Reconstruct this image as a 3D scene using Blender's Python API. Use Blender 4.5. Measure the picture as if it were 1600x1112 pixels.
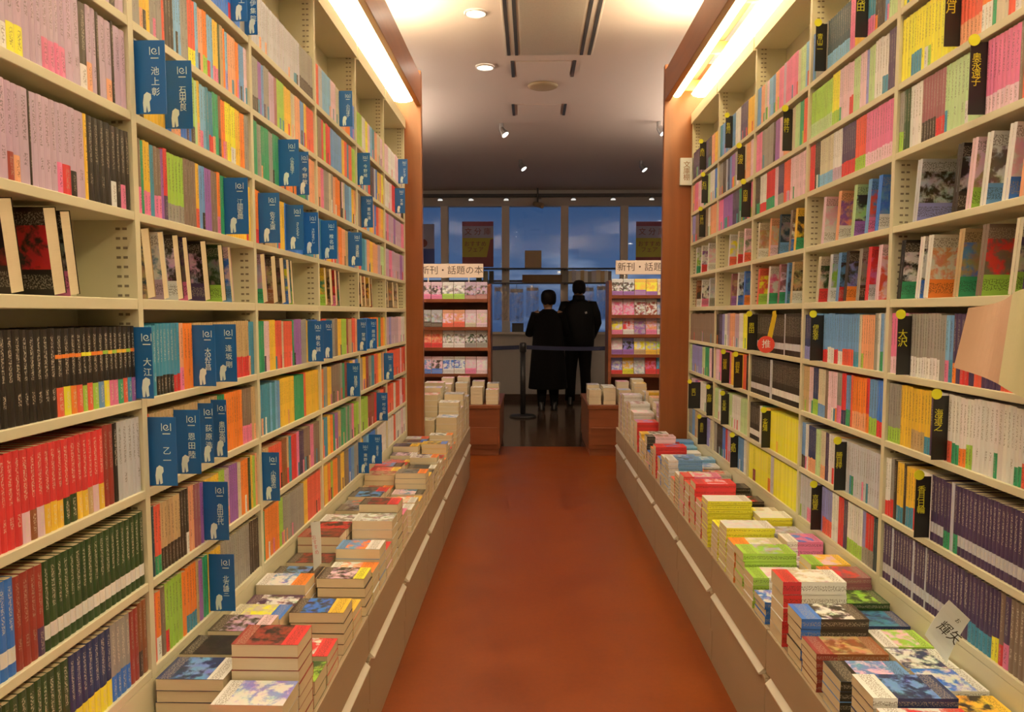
import bpy, bmesh, math, random
from mathutils import Vector, Matrix
random.seed(7)
SC = bpy.context.scene
for o in list(bpy.data.objects): bpy.data.objects.remove(o)
COL = SC.collection

# ------------------------------------------------------------------ camera
F_PX, PPX, PPY, EYE = 1250.0, 800.0, 591.0, 1.30
PSI = math.atan(30/1250); THETA = math.atan(102/1250*math.cos(PSI))
cam_d = bpy.data.cameras.new('camera'); cam = bpy.data.objects.new('camera', cam_d); COL.objects.link(cam)
cam.location = (0, 0, EYE); cam.rotation_euler = (math.pi/2-THETA, 0, PSI)
cam_d.sensor_width = 36; cam_d.lens = 36*F_PX/1600; cam_d.shift_y = (PPY-556)/1600
cam_d.clip_start = .05; cam_d.clip_end = 200
SC.camera = cam
_fw = Vector((-math.sin(PSI)*math.cos(THETA), math.cos(PSI)*math.cos(THETA), -math.sin(THETA)))
_rt = Vector((math.cos(PSI), math.sin(PSI), 0)); _up = _rt.cross(_fw); _C = Vector((0, 0, EYE))
def proj(p):
    d = Vector(p)-_C; z = d.dot(_fw)
    return PPX+F_PX*d.dot(_rt)/z, PPY-F_PX*d.dot(_up)/z
def ray(x, y): return _fw+_rt*((x-PPX)/F_PX)+_up*((PPY-y)/F_PX)
def onX(x, y, X): r = ray(x, y); return _C+r*(X/r.x)
def onY(x, y, Y): r = ray(x, y); return _C+r*(Y/r.y)
def colY(x, X, z):
    """depth Y of the shelf-front point (X, ., z) measured at picture column x"""
    # (P-C).rt*F = (x-PPX)*(P-C).fw
    k = (x-PPX)/F_PX
    a = X*_rt.x-k*(X*_fw.x+(z-EYE)*_fw.z); b = _rt.y-k*_fw.y
    return -a/b

# ------------------------------------------------------------------ exposure, sky
SC.view_settings.view_transform = 'Standard'; SC.view_settings.look = 'None'
SC.view_settings.gamma = 1.0; SC.view_settings.use_curve_mapping = False
SC.view_settings.exposure = -0.07
LAMP = 16.0          # strip-lamp strength
WARM = (1.0, .755, .39)
UPL = 95.0; TROUGH = 105.0; KSPOT = 85.0; DOWN = 24.0; FARL = 30.0
w = bpy.data.worlds.new('dusk'); SC.world = w; w.use_nodes = True
nt = w.node_tree; nt.nodes.clear()
def N(t, **k):
    n = NT.nodes.new(t)
    for a, b in k.items():
        if a in n.inputs.keys(): n.inputs[a].default_value = b
        else: setattr(n, a, b)
    return n
NT = nt
out = N('ShaderNodeOutputWorld'); bg = N('ShaderNodeBackground'); bg.inputs[1].default_value = 1.0
tc = N('ShaderNodeTexCoord'); sp = N('ShaderNodeSeparateXYZ'); cr = N('ShaderNodeValToRGB')
mr = N('ShaderNodeMapRange'); mr.inputs[1].default_value = -.05; mr.inputs[2].default_value = .2
nt.links.new(tc.outputs['Generated'], sp.inputs[0]); nt.links.new(sp.outputs[2], mr.inputs[0]); nt.links.new(mr.outputs[0], cr.inputs[0])
e = cr.color_ramp.elements
e[0].position = 0; e[0].color = (.050, .085, .19, 1); e[1].position = 1; e[1].color = (.026, .062, .155, 1)
q = e.new(.38); q.color = (.075, .135, .27, 1); q = e.new(.62); q.color = (.046, .098, .215, 1)
ns = N('ShaderNodeTexNoise'); ns.inputs['Scale'].default_value = 9; ns.inputs['Detail'].default_value = 3
mp = N('ShaderNodeMapping'); mp.inputs['Scale'].default_value = (1, 1, 4)
nt.links.new(tc.outputs['Generated'], mp.inputs[0]); nt.links.new(mp.outputs[0], ns.inputs[0])
c2 = N('ShaderNodeValToRGB'); c2.color_ramp.elements[0].position = .5; c2.color_ramp.elements[1].position = .72
nt.links.new(ns.outputs[0], c2.inputs[0])
lowm = N('ShaderNodeMapRange'); lowm.inputs[1].default_value = .085; lowm.inputs[2].default_value = .045; nt.links.new(sp.outputs[2], lowm.inputs[0])
mu = N('ShaderNodeMath', operation='MULTIPLY'); nt.links.new(c2.outputs[0], mu.inputs[0]); nt.links.new(lowm.outputs[0], mu.inputs[1])
mx = N('ShaderNodeMixRGB'); mx.inputs[2].default_value = (.30, .38, .52, 1); nt.links.new(mu.outputs[0], mx.inputs[0]); nt.links.new(cr.outputs[0], mx.inputs[1])
nt.links.new(mx.outputs[0], bg.inputs[0]); nt.links.new(bg.outputs[0], out.inputs[0])

# ------------------------------------------------------------------ colour
def s2l(c): return tuple((v/255/12.92 if v/255 <= .04045 else ((v/255+.055)/1.055)**2.4) for v in c)
_T = s2l((232, 205, 158))
def ph(c):
    """surface colour of something that reads c under the shop's warm lamps (white paper reads 232,205,158)"""
    return tuple(min(.88, max(.008, .80*a/b)) for a, b in zip(s2l(c), _T))
PAL = {k: ph(v) for k, v in dict(
    k=(38, 30, 18), K=(62, 47, 30), r=(212, 52, 42), R=(146, 52, 34), c=(226, 88, 52), o=(238, 122, 38), O=(232, 152, 92), y=(236, 176, 46),
    Y=(238, 214, 44), g=(52, 138, 76), G=(46, 66, 26), l=(160, 184, 56), L=(186, 196, 116), t=(66, 126, 124), T=(128, 166, 162), b=(58, 106, 152),
    B=(44, 50, 72), s=(106, 138, 150), p=(226, 112, 122), P=(232, 182, 156), m=(192, 152, 140), u=(150, 90, 128), U=(74, 52, 66), v=(142, 130, 152),
    w=(228, 206, 164), W=(192, 176, 148), e=(150, 134, 102), E=(126, 98, 68), n=(192, 150, 88), N=(140, 78, 36), h=(208, 182, 128), a=(150, 84, 72),
    D=(84, 44, 60), d=(40, 62, 58)).items()}
CNAME = dict(k='black', K='brown-black', r='red', R='brick-red', c='coral', o='orange', O='pale orange', y='amber', Y='yellow', g='green', G='dark green',
    l='lime', L='pale green', t='teal', T='pale teal', b='blue', B='navy', s='steel-blue', p='pink', P='pale pink', m='mauve', u='purple', U='dark purple',
    v='lavender', w='cream', W='grey-white', e='grey', E='grey-brown', n='tan', N='brown', h='beige', a='maroon', D='plum', d='dark teal')
def jit(c, j=.08): 
    f = 1+random.uniform(-j, j)
    return tuple(min(.9, max(.006, v*f*(1+random.uniform(-.03, .03)))) for v in c)

# ------------------------------------------------------------------ materials
def mat(name):
    global NT
    m = bpy.data.materials.new(name); m.use_nodes = True; NT = m.node_tree
    b = NT.nodes['Principled BSDF']
    return m, b
def plain(name, col, rough=.5, metal=0, noise=0, scale=40, bump=0, emit=None, es=0):
    m, b = mat(name)
    b.inputs['Base Color'].default_value = (*col, 1); b.inputs['Roughness'].default_value = rough; b.inputs['Metallic'].default_value = metal
    if noise or bump:
        t = N('ShaderNodeTexCoord'); n = N('ShaderNodeTexNoise'); n.inputs['Scale'].default_value = scale; n.inputs['Detail'].default_value = 4
        NT.links.new(t.outputs['Object'], n.inputs['Vector'])
        if noise:
            x = N('ShaderNodeMixRGB'); x.inputs[1].default_value = (*[v*(1-noise) for v in col], 1); x.inputs[2].default_value = (*[min(1, v*(1+noise)) for v in col], 1)
            NT.links.new(n.outputs[0], x.inputs[0]); NT.links.new(x.outputs[0], b.inputs['Base Color'])
        if bump:
            bp = N('ShaderNodeBump'); bp.inputs['Strength'].default_value = bump; bp.inputs['Distance'].default_value = .002
            NT.links.new(n.outputs[0], bp.inputs['Height']); NT.links.new(bp.outputs[0], b.inputs['Normal'])
    if emit:
        b.inputs['Emission Color'].default_value = (*emit, 1); b.inputs['Emission Strength'].default_value = es
    return m
def wood(name, c0, c1, rough=.35, axis=(1, 1, .06), scale=22):
    m, b = mat(name)
    t = N('ShaderNodeTexCoord'); mp = N('ShaderNodeMapping'); mp.inputs['Scale'].default_value = axis
    n = N('ShaderNodeTexNoise'); n.inputs['Scale'].default_value = scale; n.inputs['Detail'].default_value = 6; n.inputs['Distortion'].default_value = .6
    r = N('ShaderNodeValToRGB'); r.color_ramp.elements[0].color = (*c0, 1); r.color_ramp.elements[1].color = (*c1, 1)
    r.color_ramp.elements[0].position = .3; r.color_ramp.elements[1].position = .75
    NT.links.new(t.outputs['Object'], mp.inputs[0]); NT.links.new(mp.outputs[0], n.inputs['Vector']); NT.links.new(n.outputs[0], r.inputs[0])
    NT.links.new(r.outputs[0], b.inputs['Base Color']); b.inputs['Roughness'].default_value = rough
    return m
def printed():
    """book covers: colour per face, lettering (alpha 1) or picture (alpha .5) from noise"""
    m, b = mat('printed_cover')
    c = N('ShaderNodeVertexColor', layer_name='Col'); t = N('ShaderNodeVertexColor', layer_name='Txt'); uv = N('ShaderNodeUVMap', uv_map='uv')
    n1 = N('ShaderNodeTexNoise'); n1.inputs['Scale'].default_value = 330; n1.inputs['Detail'].default_value = 2
    n2 = N('ShaderNodeTexNoise'); n2.inputs['Scale'].default_value = 27; n2.inputs['Detail'].default_value = 5; n2.inputs['Roughness'].default_value = .62; n2.inputs['Distortion'].default_value = .25
    n3 = N('ShaderNodeTexNoise'); n3.inputs['Scale'].default_value = 38; n3.inputs['Detail'].default_value = 3
    for n in (n1, n2, n3): NT.links.new(uv.outputs[0], n.inputs['Vector'])
    def M(op, a, b_=None):
        x = N('ShaderNodeMath', operation=op)
        for i, v in enumerate((a, b_)):
            if v is None: continue
            if isinstance(v, (int, float)): x.inputs[i].default_value = v
            else: NT.links.new(v, x.inputs[i])
        return x.outputs[0]
    A = t.outputs['Alpha']
    isT = M('GREATER_THAN', A, .75); any_ = M('GREATER_THAN', A, .25); isP = M('SUBTRACT', any_, isT)
    ts = M('MULTIPLY', isT, M('GREATER_THAN', n1.outputs[0], .52))
    mr_ = N('ShaderNodeMapRange'); mr_.inputs[1].default_value = .45; mr_.inputs[2].default_value = .56; NT.links.new(n2.outputs[0], mr_.inputs[0])
    ps = M('MULTIPLY', isP, mr_.outputs[0])
    k = M('ADD', ts, ps)
    k = M('MULTIPLY', k, M('SUBTRACT', 1.0, M('MULTIPLY', isT, .42)))
    x1 = N('ShaderNodeMixRGB'); NT.links.new(k, x1.inputs[0]); NT.links.new(c.outputs[0], x1.inputs[1]); NT.links.new(t.outputs[0], x1.inputs[2])
    hs = N('ShaderNodeHueSaturation'); hs.inputs['Saturation'].default_value = 1.5; hs.inputs['Value'].default_value = .8; NT.links.new(n3.outputs['Color'], hs.inputs['Color'])
    x2 = N('ShaderNodeMixRGB', blend_type='OVERLAY'); NT.links.new(M('MULTIPLY', isP, .5), x2.inputs[0]); NT.links.new(x1.outputs[0], x2.inputs[1]); NT.links.new(hs.outputs[0], x2.inputs[2])
    NT.links.new(x2.outputs[0], b.inputs['Base Color']); b.inputs['Roughness'].default_value = .38
    return m
M_PRINT = printed()
def pagemat():
    m, b = mat('paper_pages')
    t = N('ShaderNodeUVMap', uv_map='uv'); wv = N('ShaderNodeTexNoise'); wv.inputs['Scale'].default_value = 900
    mp = N('ShaderNodeMapping'); mp.inputs['Scale'].default_value = (.02, 1, 1)
    NT.links.new(t.outputs[0], mp.inputs[0]); NT.links.new(mp.outputs[0], wv.inputs['Vector'])
    r = N('ShaderNodeValToRGB'); r.color_ramp.elements[0].color = (.62, .545, .38, 1); r.color_ramp.elements[1].color = (.71, .64, .47, 1)
    NT.links.new(wv.outputs[0], r.inputs[0]); NT.links.new(r.outputs[0], b.inputs['Base Color']); b.inputs['Roughness'].default_value = .8
    return m
M_PAGE = pagemat()
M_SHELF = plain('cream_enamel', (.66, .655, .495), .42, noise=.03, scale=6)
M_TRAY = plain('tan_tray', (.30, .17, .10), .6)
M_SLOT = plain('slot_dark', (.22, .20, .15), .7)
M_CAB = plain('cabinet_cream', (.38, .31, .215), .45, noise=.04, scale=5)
M_STRIP = plain('aluminium_grip', (.80, .78, .70), .35, metal=.2)
M_WOOD = wood('cherry_wood', (.20, .064, .018), (.28, .094, .028), .32, (1, 1, .08), 14)
M_WOODH = wood('cherry_wood_beam', (.20, .064, .018), (.28, .094, .028), .32, (1, .08, 1), 14)
M_MAHOG = wood('mahogany', (.16, .045, .018), (.24, .075, .028), .35, (.1, 1, 1), 16)
M_BLUE = plain('blue_plastic', (.012, .125, .42), .32)
M_BLACK = plain('black_plastic', (.012, .012, .012), .35)
M_YEL = plain('yellow_plastic', ph((222, 200, 30)), .4)
M_WHITE = plain('white_print', ph((222, 214, 190)), .5)
M_YPRINT = plain('yellow_print', ph((214, 186, 30)), .5)
M_CARD = plain('white_card', ph((226, 210, 176)), .6)
M_INK = plain('black_ink', (.02, .018, .016), .6)
M_CEIL = plain('ceiling_plaster', (.66, .58, .52), .8, noise=.015, scale=2)
M_WALLG = plain('wall_paint', (.30, .28, .26), .8, noise=.03, scale=3)
M_MULL = plain('window_frame_paint', (.72, .69, .64), .5)
M_RAIL = plain('dark_rail', (.06, .06, .06), .5)
M_TUBE = plain('lit_tube', (1, 1, 1), .4, emit=WARM, es=LAMP)
M_TRO = plain('lit_added_trough', (1, 1, 1), .4, emit=(1, .82, .66), es=TROUGH)
M_UP = plain('lit_uplight', (1, 1, 1), .4, emit=(1, .76, .47), es=UPL)
M_SPOT = plain('lit_downlight', (1, 1, 1), .4, emit=(1, .92, .75), es=26)
M_TRK = plain('lit_spot', (1, 1, 1), .4, emit=(1, .95, .85), es=3.0)
M_DOTS = plain('lit_track_lamp', (1, 1, 1), .4, emit=(1, .97, .9), es=.9)
M_STEEL = plain('brushed_steel', (.5, .5, .5), .3, metal=1)
M_SKIN = plain('skin', (.42, .24, .15), .5)
M_HAIR = plain('black_hair', (.010, .008, .007), .5, noise=.3, scale=60); M_HAIR.node_tree.nodes['Principled BSDF'].inputs['Specular IOR Level'].default_value = .12
M_COATK = plain('black_wool', (.006, .0055, .0055), .9, bump=.4, scale=200); M_COATK.node_tree.nodes['Principled BSDF'].inputs['Specular IOR Level'].default_value = .12
M_JACK = plain('black_nylon', (.007, .0075, .008), .6, bump=.3, scale=60); M_JACK.node_tree.nodes['Principled BSDF'].inputs['Specular IOR Level'].default_value = .12
M_TROU = plain('black_trousers', (.006, .0055, .0055), .8); M_TROU.node_tree.nodes['Principled BSDF'].inputs['Specular IOR Level'].default_value = .12
M_BELT = plain('navy_belt', (.012, .018, .06), .7)
M_CARDB = plain('cardboard', (.38, .30, .20), .8, noise=.05, scale=20)
M_SIGN = plain('sign_board', ph((236, 196, 140)), .5)
def floor_mat():
    m, b = mat('red_linoleum')
    t = N('ShaderNodeTexCoord')
    n = N('ShaderNodeTexNoise'); n.inputs['Scale'].default_value = 3.2; n.inputs['Detail'].default_value = 7; n.inputs['Roughness'].default_value = .65
    n2 = N('ShaderNodeTexNoise'); n2.inputs['Scale'].default_value = 55; n2.inputs['Detail'].default_value = 3
    NT.links.new(t.outputs['Object'], n.inputs['Vector']); NT.links.new(t.outputs['Object'], n2.inputs['Vector'])
    r = N('ShaderNodeValToRGB'); r.color_ramp.elements[0].color = (.158, .032, .003, 1); r.color_ramp.elements[1].color = (.218, .047, .004, 1)
    r.color_ramp.elements[0].position = .3; r.color_ramp.elements[1].position = .7
    x = N('ShaderNodeMixRGB', blend_type='OVERLAY'); x.inputs[0].default_value = .12
    NT.links.new(n.outputs[0], r.inputs[0]); NT.links.new(r.outputs[0], x.inputs[1]); NT.links.new(n2.outputs[0], x.inputs[2])
    sp_ = N('ShaderNodeSeparateXYZ'); NT.links.new(t.outputs['Object'], sp_.inputs[0])
    gt = N('ShaderNodeMath', operation='GREATER_THAN'); gt.inputs[1].default_value = 7.75; NT.links.new(sp_.outputs[1], gt.inputs[0])
    x2 = N('ShaderNodeMixRGB'); x2.inputs[2].default_value = (.075, .045, .03, 1); NT.links.new(gt.outputs[0], x2.inputs[0]); NT.links.new(x.outputs[0], x2.inputs[1])
    NT.links.new(x2.outputs[0], b.inputs['Base Color'])
    rr = N('ShaderNodeMapRange'); rr.inputs[3].default_value = .22; rr.inputs[4].default_value = .42; NT.links.new(n.outputs[0], rr.inputs[0])
    x3 = N('ShaderNodeMixRGB'); x3.inputs[2].default_value = (.13, .13, .13, 1); NT.links.new(gt.outputs[0], x3.inputs[0]); NT.links.new(rr.outputs[0], x3.inputs[1]); NT.links.new(x3.outputs[0], b.inputs['Roughness'])
    bp = N('ShaderNodeBump'); bp.inputs['Strength'].default_value = .06; NT.links.new(n2.outputs[0], bp.inputs['Height']); NT.links.new(bp.outputs[0], b.inputs['Normal'])
    return m
M_FLOOR = floor_mat()
def glass_mat(name, tint=(1, 1, 1), k=.12):
    m, b = mat(name)
    o = NT.nodes['Material Output']; tr = N('ShaderNodeBsdfTransparent'); tr.inputs[0].default_value = (*tint, 1); gl = N('ShaderNodeBsdfGlossy'); gl.inputs['Roughness'].default_value = .03
    fr = N('ShaderNodeFresnel'); fr.inputs[0].default_value = 1.5; ms = N('ShaderNodeMixShader')
    NT.links.new(fr.outputs[0], ms.inputs[0]); NT.links.new(tr.outputs[0], ms.inputs[1]); NT.links.new(gl.outputs[0], ms.inputs[2]); NT.links.new(ms.outputs[0], o.inputs[0])
    NT.nodes.remove(b); return m
M_GLASS = glass_mat('window_glass', (.93, .95, .97))
def film_mat():
    m, b = mat('clear_film'); o = NT.nodes['Material Output']
    tr = N('ShaderNodeBsdfTransparent'); tr.inputs[0].default_value = (.9, .9, .92, 1); gl = N('ShaderNodeBsdfGlossy'); gl.inputs['Roughness'].default_value = .15
    ms = N('ShaderNodeMixShader'); n = N('ShaderNodeTexNoise'); n.inputs['Scale'].default_value = 9; n.inputs['Distortion'].default_value = 2.0
    t = N('ShaderNodeTexCoord'); NT.links.new(t.outputs['Object'], n.inputs['Vector'])
    r = N('ShaderNodeMapRange'); r.inputs[1].default_value = .45; r.inputs[2].default_value = .75; r.inputs[3].default_value = .15; r.inputs[4].default_value = .75
    NT.links.new(n.outputs[0], r.inputs[0]); NT.links.new(r.outputs[0], ms.inputs[0]); NT.links.new(tr.outputs[0], ms.inputs[1]); NT.links.new(gl.outputs[0], ms.inputs[2]); NT.links.new(ms.outputs[0], o.inputs[0])
    bp = N('ShaderNodeBump'); bp.inputs['Strength'].default_value = .8; NT.links.new(n.outputs[0], bp.inputs['Height']); NT.links.new(bp.outputs[0], gl.inputs['Normal'])
    NT.nodes.remove(b); return m
M_FILM = film_mat()

# ------------------------------------------------------------------ mesh builder
class MB:
    def __init__(s): s.v = []; s.f = []; s.m = []; s.c = []; s.t = []; s.uv = []; s.mats = []
    def mi(s, m):
        if m not in s.mats: s.mats.append(m)
        return s.mats.index(m)
    def face(s, pts, m, col=(.8, .8, .8), txt=(0, 0, 0, 0), uv=None):
        i = len(s.v); s.v += [tuple(p) for p in pts]; s.f.append(tuple(range(i, i+len(pts)))); s.m.append(s.mi(m)); s.c.append(col); s.t.append(txt)
        if uv is None:
            a = Vector(pts[0]); ux = Vector(pts[1])-a; L = ux.length or 1; ux = ux/L
            nrm = ux.cross(Vector(pts[-1])-a); vy = nrm.cross(ux); vy = vy.normalized() if vy.length else Vector((0, 0, 1))
            ox, oy = random.uniform(0, 40), random.uniform(0, 40)
            uv = [((Vector(p)-a).dot(ux)+ox, (Vector(p)-a).dot(vy)+oy) for p in pts]
        s.uv.append(uv)
    def box(s, a, b, m, col=(.8, .8, .8), mt=None, xf=None, skip=''):
        x0, y0, z0 = a; x1, y1, z1 = b
        P = [Vector(p) for p in ((x0, y0, z0), (x1, y0, z0), (x1, y1, z0), (x0, y1, z0), (x0, y0, z1), (x1, y0, z1), (x1, y1, z1), (x0, y1, z1))]
        if xf: P = [xf @ p for p in P]
        for k, q in dict(b=(0, 3, 2, 1), t=(4, 5, 6, 7), f=(0, 1, 5, 4), k=(2, 3, 7, 6), l=(3, 0, 4, 7), r=(1, 2, 6, 5)).items():
            if k in skip: continue
            s.face([P[i] for i in q], (mt or {}).get(k, m), col)
    def tube(s, pts, rad, m, seg=12, cap=True, up=Vector((0, 1, 0))):
        """loft of ellipses: rad = list of (rx, ry) or r"""
        rings = []
        pts = [Vector(p) for p in pts]
        for i, p in enumerate(pts):
            d = (pts[min(i+1, len(pts)-1)]-pts[max(i-1, 0)]).normalized()
            u = up if abs(d.dot(up)) < .95 else Vector((1, 0, 0))
            x = d.cross(u).normalized(); y = x.cross(d).normalized()
            r = rad[i]; rx, ry = (r, r) if not isinstance(r, tuple) else r
            rings.append([p+x*rx*math.cos(2*math.pi*k/seg)+y*ry*math.sin(2*math.pi*k/seg) for k in range(seg)])
        s.rings(rings, m, cap)
    def rings(s, R, m, cap=True):
        seg = len(R[0]); i0 = len(s.v)
        for r in R: s.v += [tuple(p) for p in r]
        def add(f): s.f.append(f); s.m.append(s.mi(m)); s.c.append((.8, .8, .8)); s.t.append((0, 0, 0, 0)); s.uv.append([(0, 0)]*len(f))
        for a in range(len(R)-1):
            for k in range(seg):
                k2 = (k+1) % seg
                add((i0+a*seg+k, i0+a*seg+k2, i0+(a+1)*seg+k2, i0+(a+1)*seg+k))
        if cap:
            add(tuple(i0+k for k in range(seg))[::-1]); add(tuple(i0+(len(R)-1)*seg+k for k in range(seg)))
    def extend(s, o, xf=None):
        i = len(s.v); s.v += [tuple(xf @ Vector(p)) if xf else p for p in o.v]; s.f += [tuple(a+i for a in f) for f in o.f]
        s.m += [s.mi(o.mats[k]) for k in o.m]; s.c += o.c; s.t += o.t; s.uv += o.uv
    def mesh(s, name, smooth=False):
        me = bpy.data.meshes.new(name); me.from_pydata(s.v, [], s.f)
        for m in s.mats: me.materials.append(m)
        me.polygons.foreach_set('material_index', s.m)
        if M_PRINT in s.mats or M_PAGE in s.mats:
            ca = me.color_attributes.new('Col', 'FLOAT_COLOR', 'CORNER'); ta = me.color_attributes.new('Txt', 'FLOAT_COLOR', 'CORNER'); ul = me.uv_layers.new(name='uv')
            C, T, U = [], [], []
            for f, c, t, uv in zip(s.f, s.c, s.t, s.uv):
                for k in range(len(f)): C += [*c[:3], 1]; T += list(t); U += list(uv[k])
            ca.data.foreach_set('color', C); ta.data.foreach_set('color', T); ul.data.foreach_set('uv', U)
        if smooth: me.polygons.foreach_set('use_smooth', [True]*len(s.f))
        me.update(); return me
    def obj(s, name, parent=None, loc=None, smooth=False, weld=False, bevel=0):
        me = s.mesh(name, smooth)
        if weld or bevel:
            bm = bmesh.new(); bm.from_mesh(me); bmesh.ops.remove_doubles(bm, verts=bm.verts, dist=1e-5); bm.to_mesh(me); bm.free()
        o = bpy.data.objects.new(name, me); COL.objects.link(o)
        if parent: o.parent = parent
        if loc is not None: o.location = loc
        if bevel:
            b = o.modifiers.new('edge', 'BEVEL'); b.width = bevel; b.segments = 2; b.limit_method = 'ANGLE'
        return o
def tag(o, label=None, cat=None, group=None, kind=None):
    for k, v in (('label', label), ('category', cat), ('group', group), ('kind', kind)):
        if v: o[k] = v
    return o
def empty(name, loc, label=None, cat=None, group=None, rot=None):
    o = bpy.data.objects.new(name, None); COL.objects.link(o); o.location = loc; o.empty_display_size = .05
    if rot: o.rotation_euler = rot
    return tag(o, label, cat, group)
def bx(name, a, b, m, parent=None, bevel=0, loc=None):
    q = MB(); q.box(a, b, m); return q.obj(name, parent, loc, bevel=bevel)
ORD = ('zeroth first second third fourth fifth sixth seventh eighth ninth tenth eleventh twelfth thirteenth fourteenth fifteenth sixteenth seventeenth eighteenth '
       'nineteenth twentieth').split()
TENS = {2: 'twenty', 3: 'thirty', 4: 'forty', 5: 'fifty', 6: 'sixty'}
def ordw(n):
    if n <= 20: return ORD[n]
    if n % 10 == 0: return TENS[n//10][:-1]+'ieth'
    return TENS[n//10]+'-'+ORD[n % 10]

# ------------------------------------------------------------------ text
def text(name, body, size, m, parent, loc, rot, vertical=True, align='CENTER', space=1.0, squash=(1, 1)):
    cu = bpy.data.curves.new(name, 'FONT'); cu.body = '\n'.join(body) if vertical else body
    cu.size = size; cu.align_x = align; cu.align_y = 'CENTER'; cu.space_line = space; cu.extrude = .0002; cu.resolution_u = 2
    cu.materials.append(m)
    o = bpy.data.objects.new(name, cu); COL.objects.link(o); o.parent = parent; o.location = loc; o.rotation_euler = rot; o.scale = (squash[0], squash[1], 1)
    return o

# ================================================================== SETTING
YW = 11.95; CEIL = 3.10; XS = 3.3
def struct(name, a, b, m): return tag(bx(name, a, b, m), kind='structure')
struct('floor', (-XS, -2.6, -.1), (XS, YW+.1, 0), M_FLOOR)
struct('ceiling', (-XS, -2.6, CEIL), (XS, YW+.1, CEIL+.1), M_CEIL)
struct('wall_left', (-XS-.1, -2.6, 0), (-XS, YW, CEIL), M_WALLG)
struct('wall_right', (XS, -2.6, 0), (XS+.1, YW, CEIL), M_WALLG)
struct('wall_back', (-XS, -2.7, 0), (XS, -2.6, CEIL), M_WALLG)
# window wall
M_WALLF = plain('front_wall_paint', (.52, .49, .45), .7)
q = MB(); q.box((-XS, YW, 0), (XS, YW+.15, 1.02), M_WALLF); q.box((-XS, YW, 2.87), (XS, YW+.15, CEIL), M_WALLF)
tag(q.obj('wall_front'), kind='structure')
struct('trim_1', (-XS, YW-.04, .985), (XS, YW, 1.02), M_MULL)
tag(bx('baseboard_front', (-XS, YW-.02, 0), (XS, YW, .09), plain('dark_baseboard', (.05, .025, .015), .5)), kind='structure')
MX = [-3.02, -2.15, -1.284, -.382, .489, 1.367, 2.24, 3.1]
for i, x in enumerate(MX):
    struct('trim_%d' % (i+2), (x-.055, YW-.02, 1.02), (x+.055, YW+.1, 2.87), M_MULL)
for i in range(len(MX)-1):
    a, b = MX[i]+.055, MX[i+1]-.055
    wr = empty('window_%d' % (i+1), ((a+b)/2, YW+.05, 1.02)); wr['kind'] = 'structure'
    bx('window_pane', (-(b-a)/2, 0, 0), ((b-a)/2, .008, 1.85), M_GLASS, wr)
    bx('window_rail', (-(b-a)/2, -.02, .74), ((b-a)/2, .0, .77), M_MULL if False else M_RAIL, wr)

# ================================================================== BOOKCASES
XL, XR = -.794, .977
BAY = .69
LZ = [.555, .741, .936, 1.124, 1.329, 1.503, 1.699, 1.881, 2.072]
RZ = [.564, .744, .950, 1.137, 1.337, 1.533, 1.727, 1.909, 2.104]
L0, R0 = .925, 1.535
NL, NR = 6, 5
TOPU = 2.44
DEPTH = .125
BAYN_L = ['nearest', 'second', 'third', 'fourth', 'fifth', 'farthest']
BAYN_R = ['nearest', 'second', 'third', 'fourth', 'farthest']
def bookcase(side, k):
    s = 1 if side == 'L' else -1            # +1: spines face +X
    X = XL if side == 'L' else XR; Z = LZ if side == 'L' else RZ; y0 = (L0 if side == 'L' else R0)+k*BAY
    nm = (BAYN_L if side == 'L' else BAYN_R)[k]
    t = empty('bookcase', (X, y0, .41), '%s cream metal bookcase bay along the %s wall, %s' % (nm, 'left' if side == 'L' else 'right', 'blue flags between its books' if side == 'L' else 'black markers between its books'), 'bookcase', 'bookcase bays on the %s wall' % ('left' if side == 'L' else 'right'))
    D = -s*DEPTH
    def up(y):
        q = MB(); q.box((min(0, D), y-.01, 0), (max(0, D), y+.01, 2.10), M_SHELF)
        z = .03
        while z < 2.06:
            for dx in (-s*.022, -s*.036):
                for sg in (-1, 1): 
                    yy = y+sg*.0103
                    q.face([(dx-.0045, yy, z), (dx+.0045, yy, z), (dx+.0045, yy, z+.005), (dx-.0045, yy, z+.005)][::sg], M_SLOT)
            z += .019
        return q.obj('upright', t)
    if k == 0: up(.01)
    up(BAY)
    b0 = .0205 if k == 0 else .0105; b1 = BAY-.0105
    bx('back_panel', (min(D, D-s*.01), 0, 0), (max(D, D-s*.01), BAY+.01, 2.10), M_SHELF, t)
    for i, z in enumerate(Z):
        th = .022 if i == 4 else .018
        q = MB(); q.box((min(0, D)+(.0003 if s > 0 else 0), b0, z-.41-th), (max(0, D)-(0 if s > 0 else .0003), b1, z-.41), M_SHELF); q.obj('shelf', t, bevel=.0015)
    bx('top_board', (min(.012*s, D), b0, TOPU-.41), (max(.012*s, D), b1, TOPU-.41+.06), M_SHELF, t)
    bx('base_panel', (min(0, D), b0, 0), (max(0, D), b1, Z[0]-.41-.0185), M_SHELF, t)
    return t
for k in range(NL): bookcase('L', k)
for k in range(NR): bookcase('R', k)

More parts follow.
